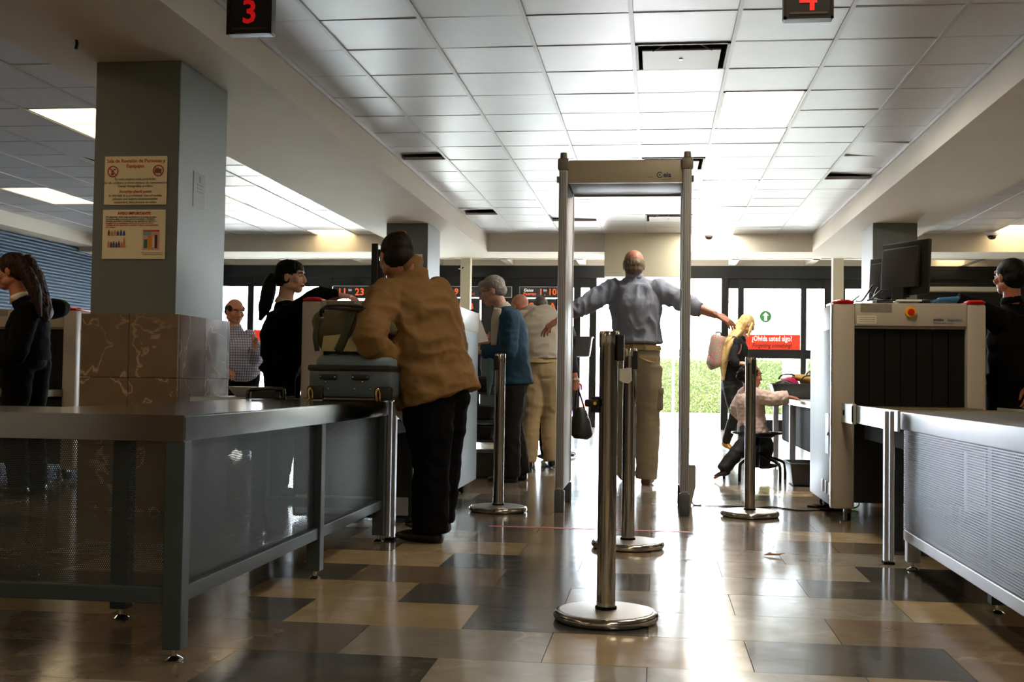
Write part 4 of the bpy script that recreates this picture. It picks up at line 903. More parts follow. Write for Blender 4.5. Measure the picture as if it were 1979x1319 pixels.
# ---- cable and litter on the floor
t = thing('floor_cable', 'thin black cable snaking over the floor to the right scanner', 'cable', (.9, 7.4, 0))
MB().tube([(.32, 7.45, .004), (.5, 7.5, .004), (.62, 7.42, .004), (.75, 7.52, .004), (.9, 7.35, .004), (1.05, 7.42, .004), (1.2, 7.5, .004), (1.3, 7.6, .02), (1.3, 7.7, .1)], .004, 6, 6).obj('sheath', dark_m, t)
t = thing('tangled_cable', 'dark bundle of cable under the right scanner', 'cable', (1.1, 7.6, 0)); MB().tube([(.98, 7.6, .006), (1.05, 7.55, .01), (1.15, 7.62, .03), (1.2, 7.7, .06), (1.1, 7.75, .05), (1.08, 7.68, .012), (1.16, 7.6, .01), (1.25, 7.62, .03)], .008, 8, 5).obj('sheath', dark_m, t)
t = thing('dried_leaf', 'crumpled dried leaf on the floor right of the nearest belt post', 'leaf', (.56, 5.5, 0)); p = W(1495, 1070, 5.4); p = V((.55, 5.42, .002))
MB().poly([p + V(v) for v in ((-.05, 0, 0), (-.02, .02, .012), (.01, .0, .006), (.05, .01, .012), (.02, -.012, .004), (-.01, -.015, .008))], (0, 0, 1), .002).obj('blade', mat('dry_leaf', (150, 112, 70), .7), t); MB().tube([p + V((-.02, .01, .01)), p + V((-.005, .015, .03)), p + V((.0, .01, .045))], .0015, 5).obj('stalk', mat('dry_leaf', (150, 112, 70), .7), t)
t = thing('litter_scrap', 'small dark scrap of litter on the floor right of the nearest belt post, beyond it', 'litter', (.14, 5.2, 0)); MB().poly([(.12, 5.2, .001), (.15, 5.215, .004), (.18, 5.2, .001), (.15, 5.19, .002)], (0, 0, 1), .001).obj('scrap', trim_dk, t)
# ================================================================ PEOPLE
def vox(mb, size, smooth=2, wr=None):
    me = mb.mesh('tmp'); o = bpy.data.objects.new('tmp', me); COL.objects.link(o)
    m = o.modifiers.new('r', 'REMESH'); m.mode = 'VOXEL'; m.voxel_size = size; m.adaptivity = 0
    if smooth: s = o.modifiers.new('s', 'SMOOTH'); s.iterations = smooth; s.factor = .5
    dg = bpy.context.evaluated_depsgraph_get(); out = bpy.data.meshes.new_from_object(o.evaluated_get(dg))
    bpy.data.objects.remove(o); bpy.data.meshes.remove(me)
    if wr:
        amp, sc_, dr = wr; nrm = [v.normal.copy() for v in out.vertices]
        for v, n in zip(out.vertices, nrm):
            p = v.co; q = V((p.x * sc_[0], p.y * sc_[1], p.z * sc_[2])) + V(dr)
            f = noise.noise(q + noise.noise_vector(p * 4) * .6)
            f2 = noise.noise(q * 2.7 + noise.noise_vector(p * 9) * .5)
            v.co = p + n * amp * ((1 - 2.2 * abs(f)) * .95 + (1 - 2.2 * abs(f2)) * .13 - .5)
    return out
def emit_mesh(name, me, m, parent, label=None):
    me.materials.clear(); o = link(name, me, m, parent, True)
    if label: o['label'] = label
    return o
def join_meshes(ms):
    b = bmesh.new()
    for m in ms: b.from_mesh(m); bpy.data.meshes.remove(m)
    me = bpy.data.meshes.new('j'); b.to_mesh(me); b.free(); return me

def hand(mb, w, d, n, k=1., curl=(.35, .4, .45, .55), thumb=1, spread=.12, tcurl=.3, inout=1):
    """palm and five fingers; w wrist, d finger direction, n palm normal (fingers curl towards it), thumb = side sign"""
    d = d.normalized(); n = (n - d * n.dot(d)).normalized(); s = d.cross(n) * thumb       # s points to the thumb side
    mb.loft([w - d * .03 * k, w, w + d * .03 * k, w + d * .065 * k, w + d * .092 * k], [(.027 * k, .02 * k), (.027 * k, .019 * k), (.036 * k, .017 * k), (.041 * k, .015 * k), (.038 * k, .012 * k)], side=s, seg=12, sub=2)
    L = (.078, .086, .08, .062)
    for i in range(4):
        off = (.030 - i * .0205) * k; b = w + d * (.082 - .004 * abs(i - 1)) * k + s * off
        dd = (d + s * spread * (1.2 - i * .8)).normalized(); pts = [b - dd * .015 * k, b]; c = 0
        for seg_ in (.46, .30, .24):
            c += curl[i] * (1 if seg_ > .4 else .9)
            v = dd * math.cos(c) + n * math.sin(c); pts.append(pts[-1] + v * L[i] * seg_ * k)
        mb.loft(pts, [r * k for r in (.0095, .0092, .0085, .0078, .006)], seg=8, sub=2)
    b = w + d * .018 * k + s * .022 * k; v1 = (d * .55 + s * .75 + n * .35 * tcurl).normalized(); v2 = (d * .95 + s * (.35 - .9 * tcurl) + n * tcurl * 1.0).normalized()
    mb.loft([b, b + v1 * .038 * k, b + v1 * .038 * k + v2 * .034 * k, b + v1 * .038 * k + v2 * .06 * k], [.014 * k, .012 * k, .0105 * k, .008 * k], seg=8, sub=3)

class Head:
    def __init__(s, c, f, u, k):
        s.c = V(c); s.k = k; s.f = V(f).normalized(); u = V(u); s.u = (u - s.f * u.dot(s.f)).normalized(); s.r = s.f.cross(s.u)
        s.R = Matrix((s.r, s.f, s.u)).transposed()
    def P(s, x, y, z): return s.c + (s.r * x + s.f * y + s.u * z) * s.k
    def e(s, mb, c, r, seg=18): mb.ell(s.P(*c), tuple(q * s.k for q in r), s.R, seg)
    def l(s, mb, pts, rad, side=None, sub=3, seg=12): mb.loft([s.P(*p) for p in pts], [(q[0] * s.k, q[1] * s.k) if isinstance(q, tuple) else q * s.k for q in rad], side=s.r if side is None else (s.R @ V(side)), sub=sub, seg=seg)
def head_mesh(H, neck_base, neck_r=.054, jowl=0., nose=1.):
    b = MB()
    H.e(b, (0, -.012, .03), (.076, .094, .084)); H.e(b, (0, .03, -.025), (.062 + jowl * .6, .062, .078)); H.e(b, (0, .055, -.078), (.036 + jowl, .034, .03)); H.e(b, (0, .068, .038), (.056, .022, .018))
    for s in (-1, 1):
        H.e(b, (s * .045, .055, -.02), (.024, .026, .026)); H.e(b, (s * .076, -.004, -.008), (.008, .02, .032), 12); H.e(b, (s * .045, .01, -.06), (.022 + jowl, .05, .03))
    q = .085 * (1 - nose); H.l(b, [(0, .082, .024), (0, .098 * nose + q, -.002), (0, .112 * nose + q, -.022), (0, .098 * nose + q, -.032)], [(.008, .01), (.010 * nose, .012), (.015 * nose, .012), (.012 * nose, .008)], sub=2, seg=10)
    H.e(b, (0, .086, -.05), (.024, .012, .006), 12); H.e(b, (0, .084, -.061), (.021, .012, .007), 12)
    n = [V(neck_base), V(neck_base).lerp(H.P(0, -.02, -.07), .55), H.P(0, -.015, -.05)]
    b.loft(n, [neck_r * 1.25 * H.k, neck_r * H.k, neck_r * H.k], side=H.r, sub=2, seg=14)
    return vox(b, .0052, 3)
def features(H, parent, hair_c, lips=(166, 92, 84), glasses=None, brow=True):
    for s in (-1, 1):
        e = MB(); e.ell(H.P(s * .031, .078, .012), (.0125 * H.k, .011 * H.k, .008 * H.k), H.R, 12); o = e.obj('eye', mat('eye_white', (224, 216, 208), .25), parent, True)
        MB().ell(H.P(s * .031, .0875, .012), (.0055 * H.k, .003 * H.k, .0055 * H.k), H.R, 10).obj('iris', mat('dark_iris', (36, 22, 16), .15), o, True)
        if brow:
            e = MB(); H.l(e, [(s * .014, .090, .028), (s * .032, .090, .034), (s * .05, .076, .03)], [.0032, .004, .0025], sub=2, seg=6); e.obj('eyebrow', hair_c, parent, True)
    m = MB(); H.l(m, [(-.022, .088, -.055), (-.008, .0985, -.052), (.008, .0985, -.052), (.022, .088, -.055)], [.002, .0045, .0045, .002], sub=2, seg=8); H.l(m, [(-.02, .088, -.058), (0, .098, -.062), (.02, .088, -.058)], [.002, .005, .002], sub=2, seg=8)
    m.obj('lips', mat('lips_%d' % lips[0], lips, .4), parent, True)
    if glasses:
        g = MB()
        for s in (-1, 1):
            pts = [(s * .032 + .022 * math.cos(a), .1, .008 + .017 * math.sin(a)) for a in [2 * PI * i / 16 for i in range(17)]]; H.l(g, pts, [.0016] * 17, sub=1, seg=6)
            H.l(g, [(s * .054, .099, .012), (s * .074, .05, .012), (s * .083, .0, .006)], [.0018] * 3, sub=2, seg=6)
        H.l(g, [(-.011, .101, .012), (0, .104, .016), (.011, .101, .012)], [.0016] * 3, sub=2, seg=6); g.obj('glasses', glasses, parent, True)
def hairmesh(H, ells=(), lofts=(), size=.006, wr=(.004, (60, 60, 14), (0, 0, 0)), world=()):
    b = MB()
    for c, r in ells: H.e(b, c, r)
    for p, r, *sd in lofts: H.l(b, p, r, side=(sd[0] if sd else None), sub=4, seg=12)
    for p, r, sd in world: b.loft(p, r, side=sd, sub=4, seg=12)
    return vox(b, size, 2, wr)
CAP = [((0, -.022, .036), (.083, .096, .087))]

def limb(mb, a, b, c, ra, rb, rc, k=1, side=(1, 0, 0), end=1.0):
    """shoulder/hip a, elbow/knee b, wrist/ankle c; end<1 stops the sleeve part of the way down the second bone"""
    pts, rad = [a, a.lerp(b, .5), b], [ra, (ra + rb) * .52, rb]
    if end > 0:
        c2 = b.lerp(c, end); m = b.lerp(c2, .45); pts += [m, c2]; rad += [(rb * .5 + rc * .55) * 1.0 if False else rb * .62 + rc * .42, rb + (rc - rb) * end]
    else:
        e2 = a.lerp(b, 1 + end); pts = [a, a.lerp(e2, .5), e2]; rad = [ra, (ra + rb) * .52, rb * 1.05]
    mb.loft(pts, [r * k for r in rad], side=side, seg=14, sub=3)

def stand(x, y, h, ang, lean=0):
    """default standing joints for a person of height h at x,y facing ang (0 = +y, away from the viewpoint)"""
    k = h / 1.75; f = V((-math.sin(ang), math.cos(ang), 0)); r = V((f.y, -f.x, 0)); o = V((x, y, 0)); z = V((0, 0, 1))
    J = dict(k=k, f=f, r=r, hf=f.copy(), hu=z.copy())
    J['pel'] = o + z * .97 * k; J['wai'] = o + z * 1.10 * k + f * lean * .03; J['che'] = o + z * 1.30 * k + f * lean * .12; J['sh'] = o + z * 1.43 * k + f * lean * .2
    J['nck'] = o + z * 1.485 * k + f * lean * .24; J['head'] = o + z * 1.635 * k + f * (.02 + lean * .3)
    for s, n in ((-1, 'L'), (1, 'R')):
        J['s' + n] = J['sh'] + r * s * .185 * k - z * .015; J['e' + n] = J['s' + n] + r * s * .05 - z * .29 * k; J['w' + n] = J['e' + n] - z * .25 * k + f * .06
        J['f' + n] = V((0, 0, -1)); J['n' + n] = -r * s
        J['h' + n] = o + r * s * .09 * k + z * .93 * k; J['k' + n] = o + r * s * .095 * k + z * .5 * k + f * .02; J['a' + n] = o + r * s * .10 * k + z * .09 * k - f * .03
        J['t' + n] = f.copy()
    return J

def person(label, J, skin, top=None, bot=None, shoe=None, hairs=None, face=None, hands='LR', belly=0., wid=1., top_kw={}, bot_kw={}, curl=None, jowl=0, neck_r=.054, skin_hands=None):
    k = J['k']; r = (J['sR'] - J['sL']).normalized(); z = V((0, 0, 1)); f = J['f']
    base = (J['aL'] + J['aR']) / 2; root = thing('person', label, 'person', (base.x, base.y, 0))
    H = Head(J['head'], J['hf'], J['hu'], k * J.get('hk', 1))
    # ---- continuous skin body
    b = MB(); sh = (J['sL'] + J['sR']) / 2; pw = .155 * wid * k
    spine = [J['pel'] - z * .08 * k, J['pel'], J['wai'] + f * belly * .5, J['che'], sh - (sh - J['che']) * .1, J['nck']]
    b.loft(spine, [(pw * .85, .10 * k), (pw, .115 * k), (pw * .86 + belly * .4, .10 * k + belly * .6), (pw * .98, .115 * k), (.115 * k * wid, .07 * k), (.056 * k, .055 * k)], side=r, seg=20, sub=3)
    for n, s in (('L', -1), ('R', 1)):
        b.loft([sh, J['s' + n]], [(.05 * k), (.046 * k)], seg=12)
        limb(b, J['s' + n], J['e' + n], J['w' + n], .046, .040, .029, k); limb(b, J['h' + n], J['k' + n], J['a' + n], .085 * wid, .055, .042, k)
        t = J['t' + n].normalized(); b.loft([J['a' + n] - t * .03 - z * .04 * k, J['a' + n] + t * .05 - z * .05 * k, J['a' + n] + t * .13 * k - z * .065 * k], [(.035 * k, .03 * k), (.04 * k, .026 * k), (.038 * k, .016 * k)], side=t.cross(z), seg=10, sub=2)
    ms = [vox(b, .012, 2), head_mesh(H, J['nck'] - z * .02, neck_r, jowl, J.get('nose', 1.))]
    hb = MB()
    for n, s in (('L', -1), ('R', 1)):
        if n in hands:
            cu = (curl or {}).get(n, dict()); hand(hb, J['w' + n], J['f' + n], J['n' + n], k * J.get('handk', 1), **cu)
    if hands: ms.append(vox(hb, .0034, 1))
    body = emit_mesh('body', join_meshes(ms), skin, root)
    # ---- upper garment
    if top:
        kw = dict(hem=.10, ease=.02, sleeve=.95, size=.011, wr=(.006, (9, 9, 13), (0, 0, 0)), name='shirt', collar=True, arm=(.078, .060, .040), flare=0., chest=0.)
        kw.update(top_kw); e = kw['ease']; b = MB(); up = (J['wai'] - J['pel']).normalized()
        hemp = J['pel'] - up * (kw['hem'] - .02) * k + f * belly * .35
        hp2 = J['pel'] + f * belly * .4 + up * .02 if kw['hem'] > -.03 else hemp.lerp(J['wai'], .35)
        b.loft([hemp, hp2, J['wai'] + f * belly * .75, J['che'] + f * kw['chest'], sh + z * .0, sh.lerp(J['nck'], .62), J['nck'] + (H.c - J['nck']).normalized() * .012],
               [((pw + e + kw['flare']), .115 * k + e + belly * .35 + kw['flare']), (pw * 1.02 + e, .118 * k + e + belly * .5), (pw * .93 + e + belly * .45, .108 * k + e + belly * .75), (pw * 1.06 + e, .122 * k + e + kw['chest']), (.145 * k * wid + e, .09 * k + e), (.095 * k, .078 * k), (.064 * k, .062 * k)], side=r, seg=24, sub=3)
        for n, s in (('L', -1), ('R', 1)):
            b.loft([sh - z * .01, J['s' + n] - z * .004], [.075 * k + e * .5, .066 * k + e * .5], seg=14)
            b.ell(J['s' + n], (.074 * k + e * .4,) * 3)
            A = kw['arm']; limb(b, J['s' + n], J['e' + n], J['w' + n], A[0], A[1], A[2], k, end=kw['sleeve'])
        o = emit_mesh(kw['name'], vox(b, kw['size'], 2, kw['wr']), top, root)
        if kw['collar']:
            c = MB(); ax = (H.c - J['nck']).normalized(); c.loft([J['nck'] - ax * .012, J['nck'] + ax * .03 * k, J['nck'] + ax * .032 * k], [(.073 * k, .073 * k), (.064 * k, .064 * k), (.056 * k, .056 * k)], side=r, seg=20)
            c.obj('collar', kw['collar'] if not isinstance(kw['collar'], bool) else top, o, True)
    # ---- trousers
    if bot:
        kw = dict(rad=(.108, .078, .070), size=.011, wr=(.006, (8, 8, 12), (3, 1, 2)), name='trousers', ease=.012, rise=.03); kw.update(bot_kw); b = MB(); e = kw['ease']
        b.loft([J['pel'] + z * kw['rise'], J['pel'], J['pel'] - z * .07 * k, J['pel'] - z * .12 * k], [(pw + e, .112 * k + e + belly * .3), (pw * 1.03 + e, .118 * k + e + belly * .1), (pw * 1.03 + e, .115 * k + e), (pw * .8, .08 * k)], side=r, seg=20, sub=2)
        for n in 'LR':
            hem = J['a' + n] - (J['a' + n] - J['k' + n]).normalized() * (-.035 * k) ; limb(b, J['h' + n], J['k' + n], hem, kw['rad'][0] * wid, kw['rad'][1], kw['rad'][2], k)
        emit_mesh(kw['name'], vox(b, kw['size'], 2, kw['wr']), bot, root)
    if shoe:
        for n in 'LR':
            t = J['t' + n].normalized(); a = J['a' + n]; up = J.get('su' + n, z); c = MB()
            bt = a - up * (.055 * k)
            c.loft([bt - t * .065 * k, bt - t * .03 * k, bt + t * .05 * k, bt + t * .12 * k, bt + t * .175 * k], [(.026 * k, .026 * k), (.037 * k, .042 * k), (.043 * k, .036 * k), (.046 * k, .026 * k), (.025 * k, .014 * k)], side=t.cross(up), seg=14, sub=3)
            for v in c.bm.verts:
                lo = (bt - up * .035 * k); dd = (v.co - lo).dot(up)
                if dd < 0: v.co -= up * dd
            c.obj('shoe', shoe, root, True)
    if hairs:
        hm, me = hairs(H); emit_mesh('hair', me, hm, root)
    if face: features(H, root, **face)
    return root, H, body

skin_tan = mat('tanned_skin', (176, 112, 84), .5, var=.05, vs=12); skin_lt = mat('light_skin', (214, 164, 140), .5, var=.04, vs=12); skin_red = mat('ruddy_skin', (188, 128, 102), .5, var=.05, vs=12); skin_br = mat('brown_skin', (150, 92, 66), .5, var=.05, vs=12)
blk_cloth = mat('black_suit_cloth', (9, 9, 10), .9, var=.1, bump=.1, bs=120, spec=.12); dark_hair = mat('dark_brown_hair', (26, 17, 15), .6, spec=.25, var=.2, vs=30); black_hair = mat('black_hair', (10, 8, 9), .6, spec=.2, var=.2, vs=30)
shoe_blk = mat('black_shoe_leather', (20, 18, 18), .3)
grey_hair = mat('grey_hair', (150, 144, 136), .5, var=.25, vs=40); mix_hair = mat('salt_pepper_hair', (84, 80, 76), .5, var=.35, vs=50)

# ---- 1. man with arms spread behind the detector arch
Y = 8.9
J = stand(W(1230, 690, Y).x, Y, 1.80, 0)
J.update(pel=W(1231, 690, Y), wai=W(1232, 648, Y), che=W(1228, 592, Y), sL=W(1183, 560, Y), sR=W(1270, 560, Y), nck=W(1226, 538, Y), head=W(1225, 513, Y), eL=W(1119, 596, 8.8), wL=W(1077, 620, 8.72), eR=W(1338, 592, 8.85), wR=W(1386, 610, 8.8),
         hR=W(1250, 708, Y), kR=W(1252, 806, Y + .02), aR=W(1249, 917, Y + .02), hL=W(1214, 708, Y), kL=W(1208, 806, Y + .16), aL=W(1205, 906, Y + .3),
         fL=V((-.8, -.1, -.55)), nL=V((-.3, .25, -.9)), fR=V((.85, 0, -.42)), nR=V((.1, .45, -.9)), handk=1.05, tR=V((.15, 1, 0)), tL=V((-.1, 1, 0)))
shirt1 = mat('blue_grey_shirt_cotton', (146, 152, 170), .8, var=.04, bump=.1, bs=200); khaki = mat('khaki_cargo_cotton', (158, 146, 120), .85, var=.06, bump=.15, bs=120)
def hair1(H):
    return mat('faded_brown_hair', (122, 106, 84), .6, var=.3, vs=40), hairmesh(H, [((0, -.024, .004), (.083, .094, .074)), ((0, -.045, -.03), (.072, .07, .05))], wr=(.003, (50, 50, 20), (1, 2, 3)))
p1, H1, _ = person('balding man in a grey-blue shirt, arms spread wide, beyond the detector arch', J, skin_red, shirt1, khaki, mat('brown_shoe', (110, 62, 48), .5), hair1,
    dict(hair_c=grey_hair), curl=dict(L=dict(curl=(.95, .3, .35, .42), thumb=-1, tcurl=.85, spread=.2), R=dict(curl=(.25, .3, .35, .4), thumb=1, spread=.1)),
    top_kw=dict(hem=-.085, sleeve=.35, arm=(.08, .068, .056), ease=.03, size=.009, wr=(.016, (15, 15, 6), (0, 0, 0))), bot_kw=dict(rad=(.115, .09, .082), rise=.085), wid=1.02)
pb = J['kR'] + V((.085, 0, .14))
MB().box(pb.x - .025, pb.x + .03, pb.y - .075, pb.y + .075, pb.z - .09, pb.z + .075, .018).box(pb.x - .02, pb.x + .036, pb.y - .08, pb.y + .08, pb.z + .035, pb.z + .085, .01).obj('cargo_pocket', khaki, p1, 'auto')
b = MB(); c0 = J['pel'] + V((0, 0, .075))
b.loft([c0 - V((0, 0, .025)), c0 + V((0, 0, .012))], [(.185, .145), (.183, .143)], seg=32); b.obj('waistband', mat('khaki_waistband', (158, 138, 92), .85), p1, 'auto')
for dx in (-.1, -.03, .06): MB().box(c0.x + dx, c0.x + dx + .014, c0.y - .15, c0.y - .13, c0.z - .03, c0.z + .015, .002).obj('belt_loop', khaki, p1)
MB().poly([(c0.x + .02, c0.y - .142, c0.z - .06), (c0.x + .15, c0.y - .10, c0.z - .085), (c0.x + .15, c0.y - .10, c0.z - .12), (c0.x + .09, c0.y - .135, c0.z - .115), (c0.x + .02, c0.y - .145, c0.z - .085)], (0, -1, 0), .006).obj('back_pocket_flap', mat('khaki_waistband', (158, 138, 92), .85), p1)

# ---- 2. man in the tan shirt leaning over the table
Y = 5.57
J = stand(-1.05, Y, 1.76, .5)
J.update(pel=W(843, 742, Y), wai=W(828, 690, Y), che=W(808, 610, 5.55), sL=W(745, 574, 5.42), sR=W(845, 572, 5.72), nck=W(797, 519, 5.58), head=W(766, 498, 5.6), hf=V((-.5, .85, -.28)), hu=V((-.12, .3, 1)),
         eL=W(714, 654, 5.2), wL=W(764, 702, 5.47), eR=W(868, 650, 5.95), wR=W(800, 688, 6.0), hL=W(826, 768, 5.52), hR=W(856, 765, 5.66), kL=W(833, 890, 5.5), kR=W(858, 868, 5.72), aL=W(831, 1016, 5.5), aR=W(846, 996, 5.7),
         fL=V((.1, 1, -.1)), nL=V((0, -.3, -1)), fR=V((-.8, .2, -.2)), nR=V((0, 0, -1)), tL=V((-1, .25, 0)), tR=V((-1, .35, 0)))
J['f'] = V((-.55, .83, 0))
tan = mat('tan_brown_cotton', (136, 102, 60), .8, var=.07, bump=.25, bs=22); navy = mat('dark_navy_trouser', (8, 9, 15), .9, spec=.15, var=.1, bump=.1, bs=120)
def hair2(H): return dark_hair, hairmesh(H, [((0, -.02, .038), (.083, .096, .084)), ((0, -.045, -.02), (.078, .072, .06))], wr=(.003, (60, 60, 30), (0, 0, 0)))
p2, H2, _ = person('heavy man in a tan shirt and dark trousers leaning left over the luggage, back turned', J, skin_red, tan, navy, shoe_blk, hair2, dict(hair_c=dark_hair, glasses=mat('thin_metal_rim', (90, 90, 96), .2, 1)),
    curl=dict(L=dict(thumb=-1), R=dict(thumb=1)), belly=.055, wid=1.14, top_kw=dict(hem=.10, ease=.045, arm=(.092, .076, .05), size=.009, wr=(.018, (6, 6, 12), (5, 2, 1)), flare=.01), bot_kw=dict(rad=(.122, .092, .088), wr=(.008, (9, 9, 12), (2, 2, 2))))
MB().ell(H2.P(.004, -.062, .108), (.03, .03, .010), H2.R).obj('bald_patch', mat('scalp', (120, 78, 58), .5), p2, True)

# ---- 3. grey-haired woman in the teal cardigan
Y = 8.9
J = stand(-1.1, Y, 1.66, PI / 2)
J.update(pel=W(993, 728, Y), wai=W(991, 690, Y), che=W(985, 640, Y), sL=W(984, 617, 8.72), sR=W(980, 614, 9.08), nck=W(972, 597, 8.9), head=W(951, 563, Y), hf=V((-1, -.12, -.42)), hu=V((-.35, 0, 1)),
         eL=W(983, 683, 8.66), wL=W(930, 681, 8.7), eR=W(975, 680, 9.15), wR=W(925, 676, 9.1), hL=W(990, 745, 8.82), hR=W(990, 745, 8.98), kL=W(985, 825, 8.8), kR=W(990, 822, 9.0), aL=W(985, 914, 8.8), aR=W(1004, 908, 9.02), fL=V((-1, 0, .1)), nL=V((0, .3, -1)), fR=V((-1, 0, 0)), nR=V((0, 0, -1)), tL=V((-1, -.1, 0)), tR=V((-1, .1, 0)), hk=1.04)
J['f'] = V((-1, .05, 0)); teal = mat('teal_knit', (22, 64, 90), .8, var=.06, bump=.15, bs=200)
def hair3(H): return grey_hair, hairmesh(H, [((0, -.024, .036), (.086, .098, .086)), ((0, -.05, -.015), (.082, .068, .06)), ((0, .045, .075), (.07, .045, .03))], wr=(.004, (60, 60, 40), (0, 0, 0)))
p3, H3, _ = person('elderly grey-haired woman with glasses in a teal cardigan, looking down', J, skin_lt, teal, mat('dark_brown_trouser', (20, 12, 12), .85), shoe_blk, hair3, dict(hair_c=grey_hair, glasses=mat('dark_rim', (40, 26, 24), .3)),
    curl=dict(L=dict(thumb=-1, curl=(.5, .5, .5, .5)), R=dict(thumb=1)), wid=1.05, belly=.03, top_kw=dict(hem=.09, ease=.025, flare=.02, name='cardigan', collar=mat('cream_scarf', (206, 196, 176), .8), arm=(.085, .068, .05)), bot_kw=dict(rad=(.12, .09, .088)))
b = MB(); q = J['nck']
b.loft([W(962, 596, 8.72), W(958, 620, 8.7), W(955, 655, 8.68), W(953, 690, 8.68)], [(.03, .008), (.035, .01), (.025, .008), (.012, .006)], side=(1, 0, .2), sub=4, seg=10).obj('scarf', mat('cream_scarf', (206, 196, 176), .8, bump=.3, bs=60), p3, True)
b = MB(); b.loft([W(948, 688, 8.66), W(947, 720, 8.66), W(944, 765, 8.66)], [(.02, .006), (.028, .006), (.012, .004)], side=(1, 0, 0), sub=4, seg=8).obj('scarf_fringe', mat('blue_scarf_end', (110, 150, 160), .8, bump=.3, bs=60), p3, True)
MB().ell(H3.P(-.084, -.004, -.045), (.004, .004, .004), seg=8).obj('earring', brass, p3, True)

# ---- 4. bald man in the beige polo shirt
Y = 10.3
J = stand(-1.0, Y, 1.74, .2)
J.update(pel=W(1045, 712, Y), wai=W(1044, 680, Y), che=W(1040, 640, 10.35), sL=W(1012, 618, 10.45), sR=W(1068, 620, 10.35), nck=W(1026, 603, 10.5), head=W(1006, 593, 10.62), hf=V((-.55, .75, -.55)), hu=V((-.5, .45, .75)),
         eL=W(1000, 668, 10.7), wL=W(985, 690, 10.9), eR=W(1080, 672, 10.55), wR=W(1068, 690, 10.8), hL=W(1033, 728, Y), hR=W(1058, 728, Y), kL=W(1026, 810, 10.3), kR=W(1062, 808, 10.4), aL=W(1022, 886, 10.3), aR=W(1066, 884, 10.4), fL=V((-.6, .6, -.2)), fR=V((-.2, .9, -.2)), nL=V((0, 0, -1)), nR=V((0, 0, -1)))
polo = mat('beige_polo_cotton', (178, 168, 152), .8, var=.04, bump=.1, bs=150); khaki2 = mat('khaki_trouser', (172, 150, 112), .85, var=.05)
p4_, H4, _ = person('bald man in a beige polo shirt and khaki trousers bending forward, seen from behind', J, skin_red, polo, khaki2, shoe_blk, None, dict(hair_c=grey_hair), hands='LR', curl=dict(L=dict(thumb=-1)), wid=1.12, top_kw=dict(hem=-.06, sleeve=-.25, ease=.035, arm=(.095, .09, .08), wr=(.009, (9, 9, 14), (1, 5, 2))), bot_kw=dict(rad=(.115, .084, .078), rise=.07))
c0 = J['pel'] + V((0, 0, .07)); MB().loft([c0 - V((0, 0, .02)), c0 + V((0, 0, .012))], [(.2, .152), (.198, .15)], seg=32).obj('waistband', mat('khaki_waistband2', (190, 168, 122), .85), p4_, 'auto')

# ---- 5. dark grey haired man beyond him
J = stand(W(1046, 600, 11.5).x, 11.3, 1.58, .6, lean=.5); J['head'] = W(1044, 595, 11.55); J['nck'] = W(1050, 618, 11.5); J['hf'] = V((-.3, .9, -.35)); J['handk'] = 1
person('man with salt-and-pepper hair in dark clothes beyond the bald man', J, skin_tan, mat('charcoal_cloth', (44, 44, 48), .85), blk_cloth, shoe_blk, lambda H: (mix_hair, hairmesh(H, CAP + [((0, -.045, -.02), (.08, .07, .06))])), dict(hair_c=mix_hair), curl=dict(L=dict(thumb=-1)))

# ---- 6. officer reading a paper beyond the left scanner
J = stand(W(908, 640, 10.9).x, 10.9, 1.50, -1.25); J['head'] = W(913, 621, 10.9); J['nck'] = W(903, 650, 10.9); J['hf'] = V((.85, -.35, -.45)); J['wR'] = W(925, 668, 10.65); J['eR'] = W(905, 700, 10.7); J['wL'] = W(936, 665, 10.8); J['eL'] = W(912, 700, 11.1); J['fR'] = V((.5, 0, .6)); J['fL'] = V((.5, 0, .6)); J['nR'] = V((0, 1, 0)); J['nL'] = V((0, -1, 0))
person('dark-haired officer holding up a paper beyond the left scanner', J, skin_tan, blk_cloth, blk_cloth, shoe_blk, lambda H: (black_hair, hairmesh(H, CAP + [((0, -.045, -.02), (.08, .07, .06))])), dict(hair_c=black_hair), curl=dict(L=dict(thumb=-1)))
t = thing('paper_sheet', 'long white paper held up by the officer beyond the left scanner', 'paper', W(925, 640, 10.6)); MB().poly([W(913, 612, 10.62), W(926, 610, 10.62), W(944, 660, 10.62), (W(919, 664, 10.62))], (0, 1, 0), .002).obj('sheet', paper_m, t)

# ---- 7. person half behind the detector post, with bag and tray
J = stand(W(1088, 700, 11.8).x, 11.8, 1.66, -PI / 2)
J.update(eR=W(1106, 705, 11.6), wR=W(1113, 738, 11.6), eL=W(1104, 690, 12.0), wL=W(1122, 668, 11.95), fR=V((.1, 0, -1)), nR=V((-.3, 1, 0)), fL=V((.9, 0, .3)), nL=V((0, 0, 1)))
J['k'] = .95
person('person in dark clothes half hidden behind the left detector post, carrying a black handbag', J, skin_tan, mat('navy_cloth', (22, 26, 40), .85), blk_cloth, shoe_blk, lambda H: (dark_hair, hairmesh(H, CAP + [((0, -.045, -.02), (.08, .07, .06))])), dict(hair_c=dark_hair), curl=dict(L=dict(thumb=1), R=dict(curl=(1.1, 1.1, 1.1, 1.1))), top_kw=dict(sleeve=.5))
MB_w = W(1113, 733, 11.6)
t = thing('wristwatch', 'small pale wristwatch on the arm behind the detector post', 'watch', MB_w); MB().loft([MB_w + V((0, 0, -.01)), MB_w + V((0, 0, .01))], [.034, .034], seg=20).obj('band', mat('pale_band', (200, 180, 170), .4), t, 'auto'); MB().cyl(MB_w + V((.0, -.034, 0)), MB_w + V((.0, -.042, 0)), .014).obj('watch_face', white_m, t)
p = W(1122, 820, 11.6)
t = thing('handbag', 'black soft handbag hanging from the hand behind the detector post', 'handbag', p)
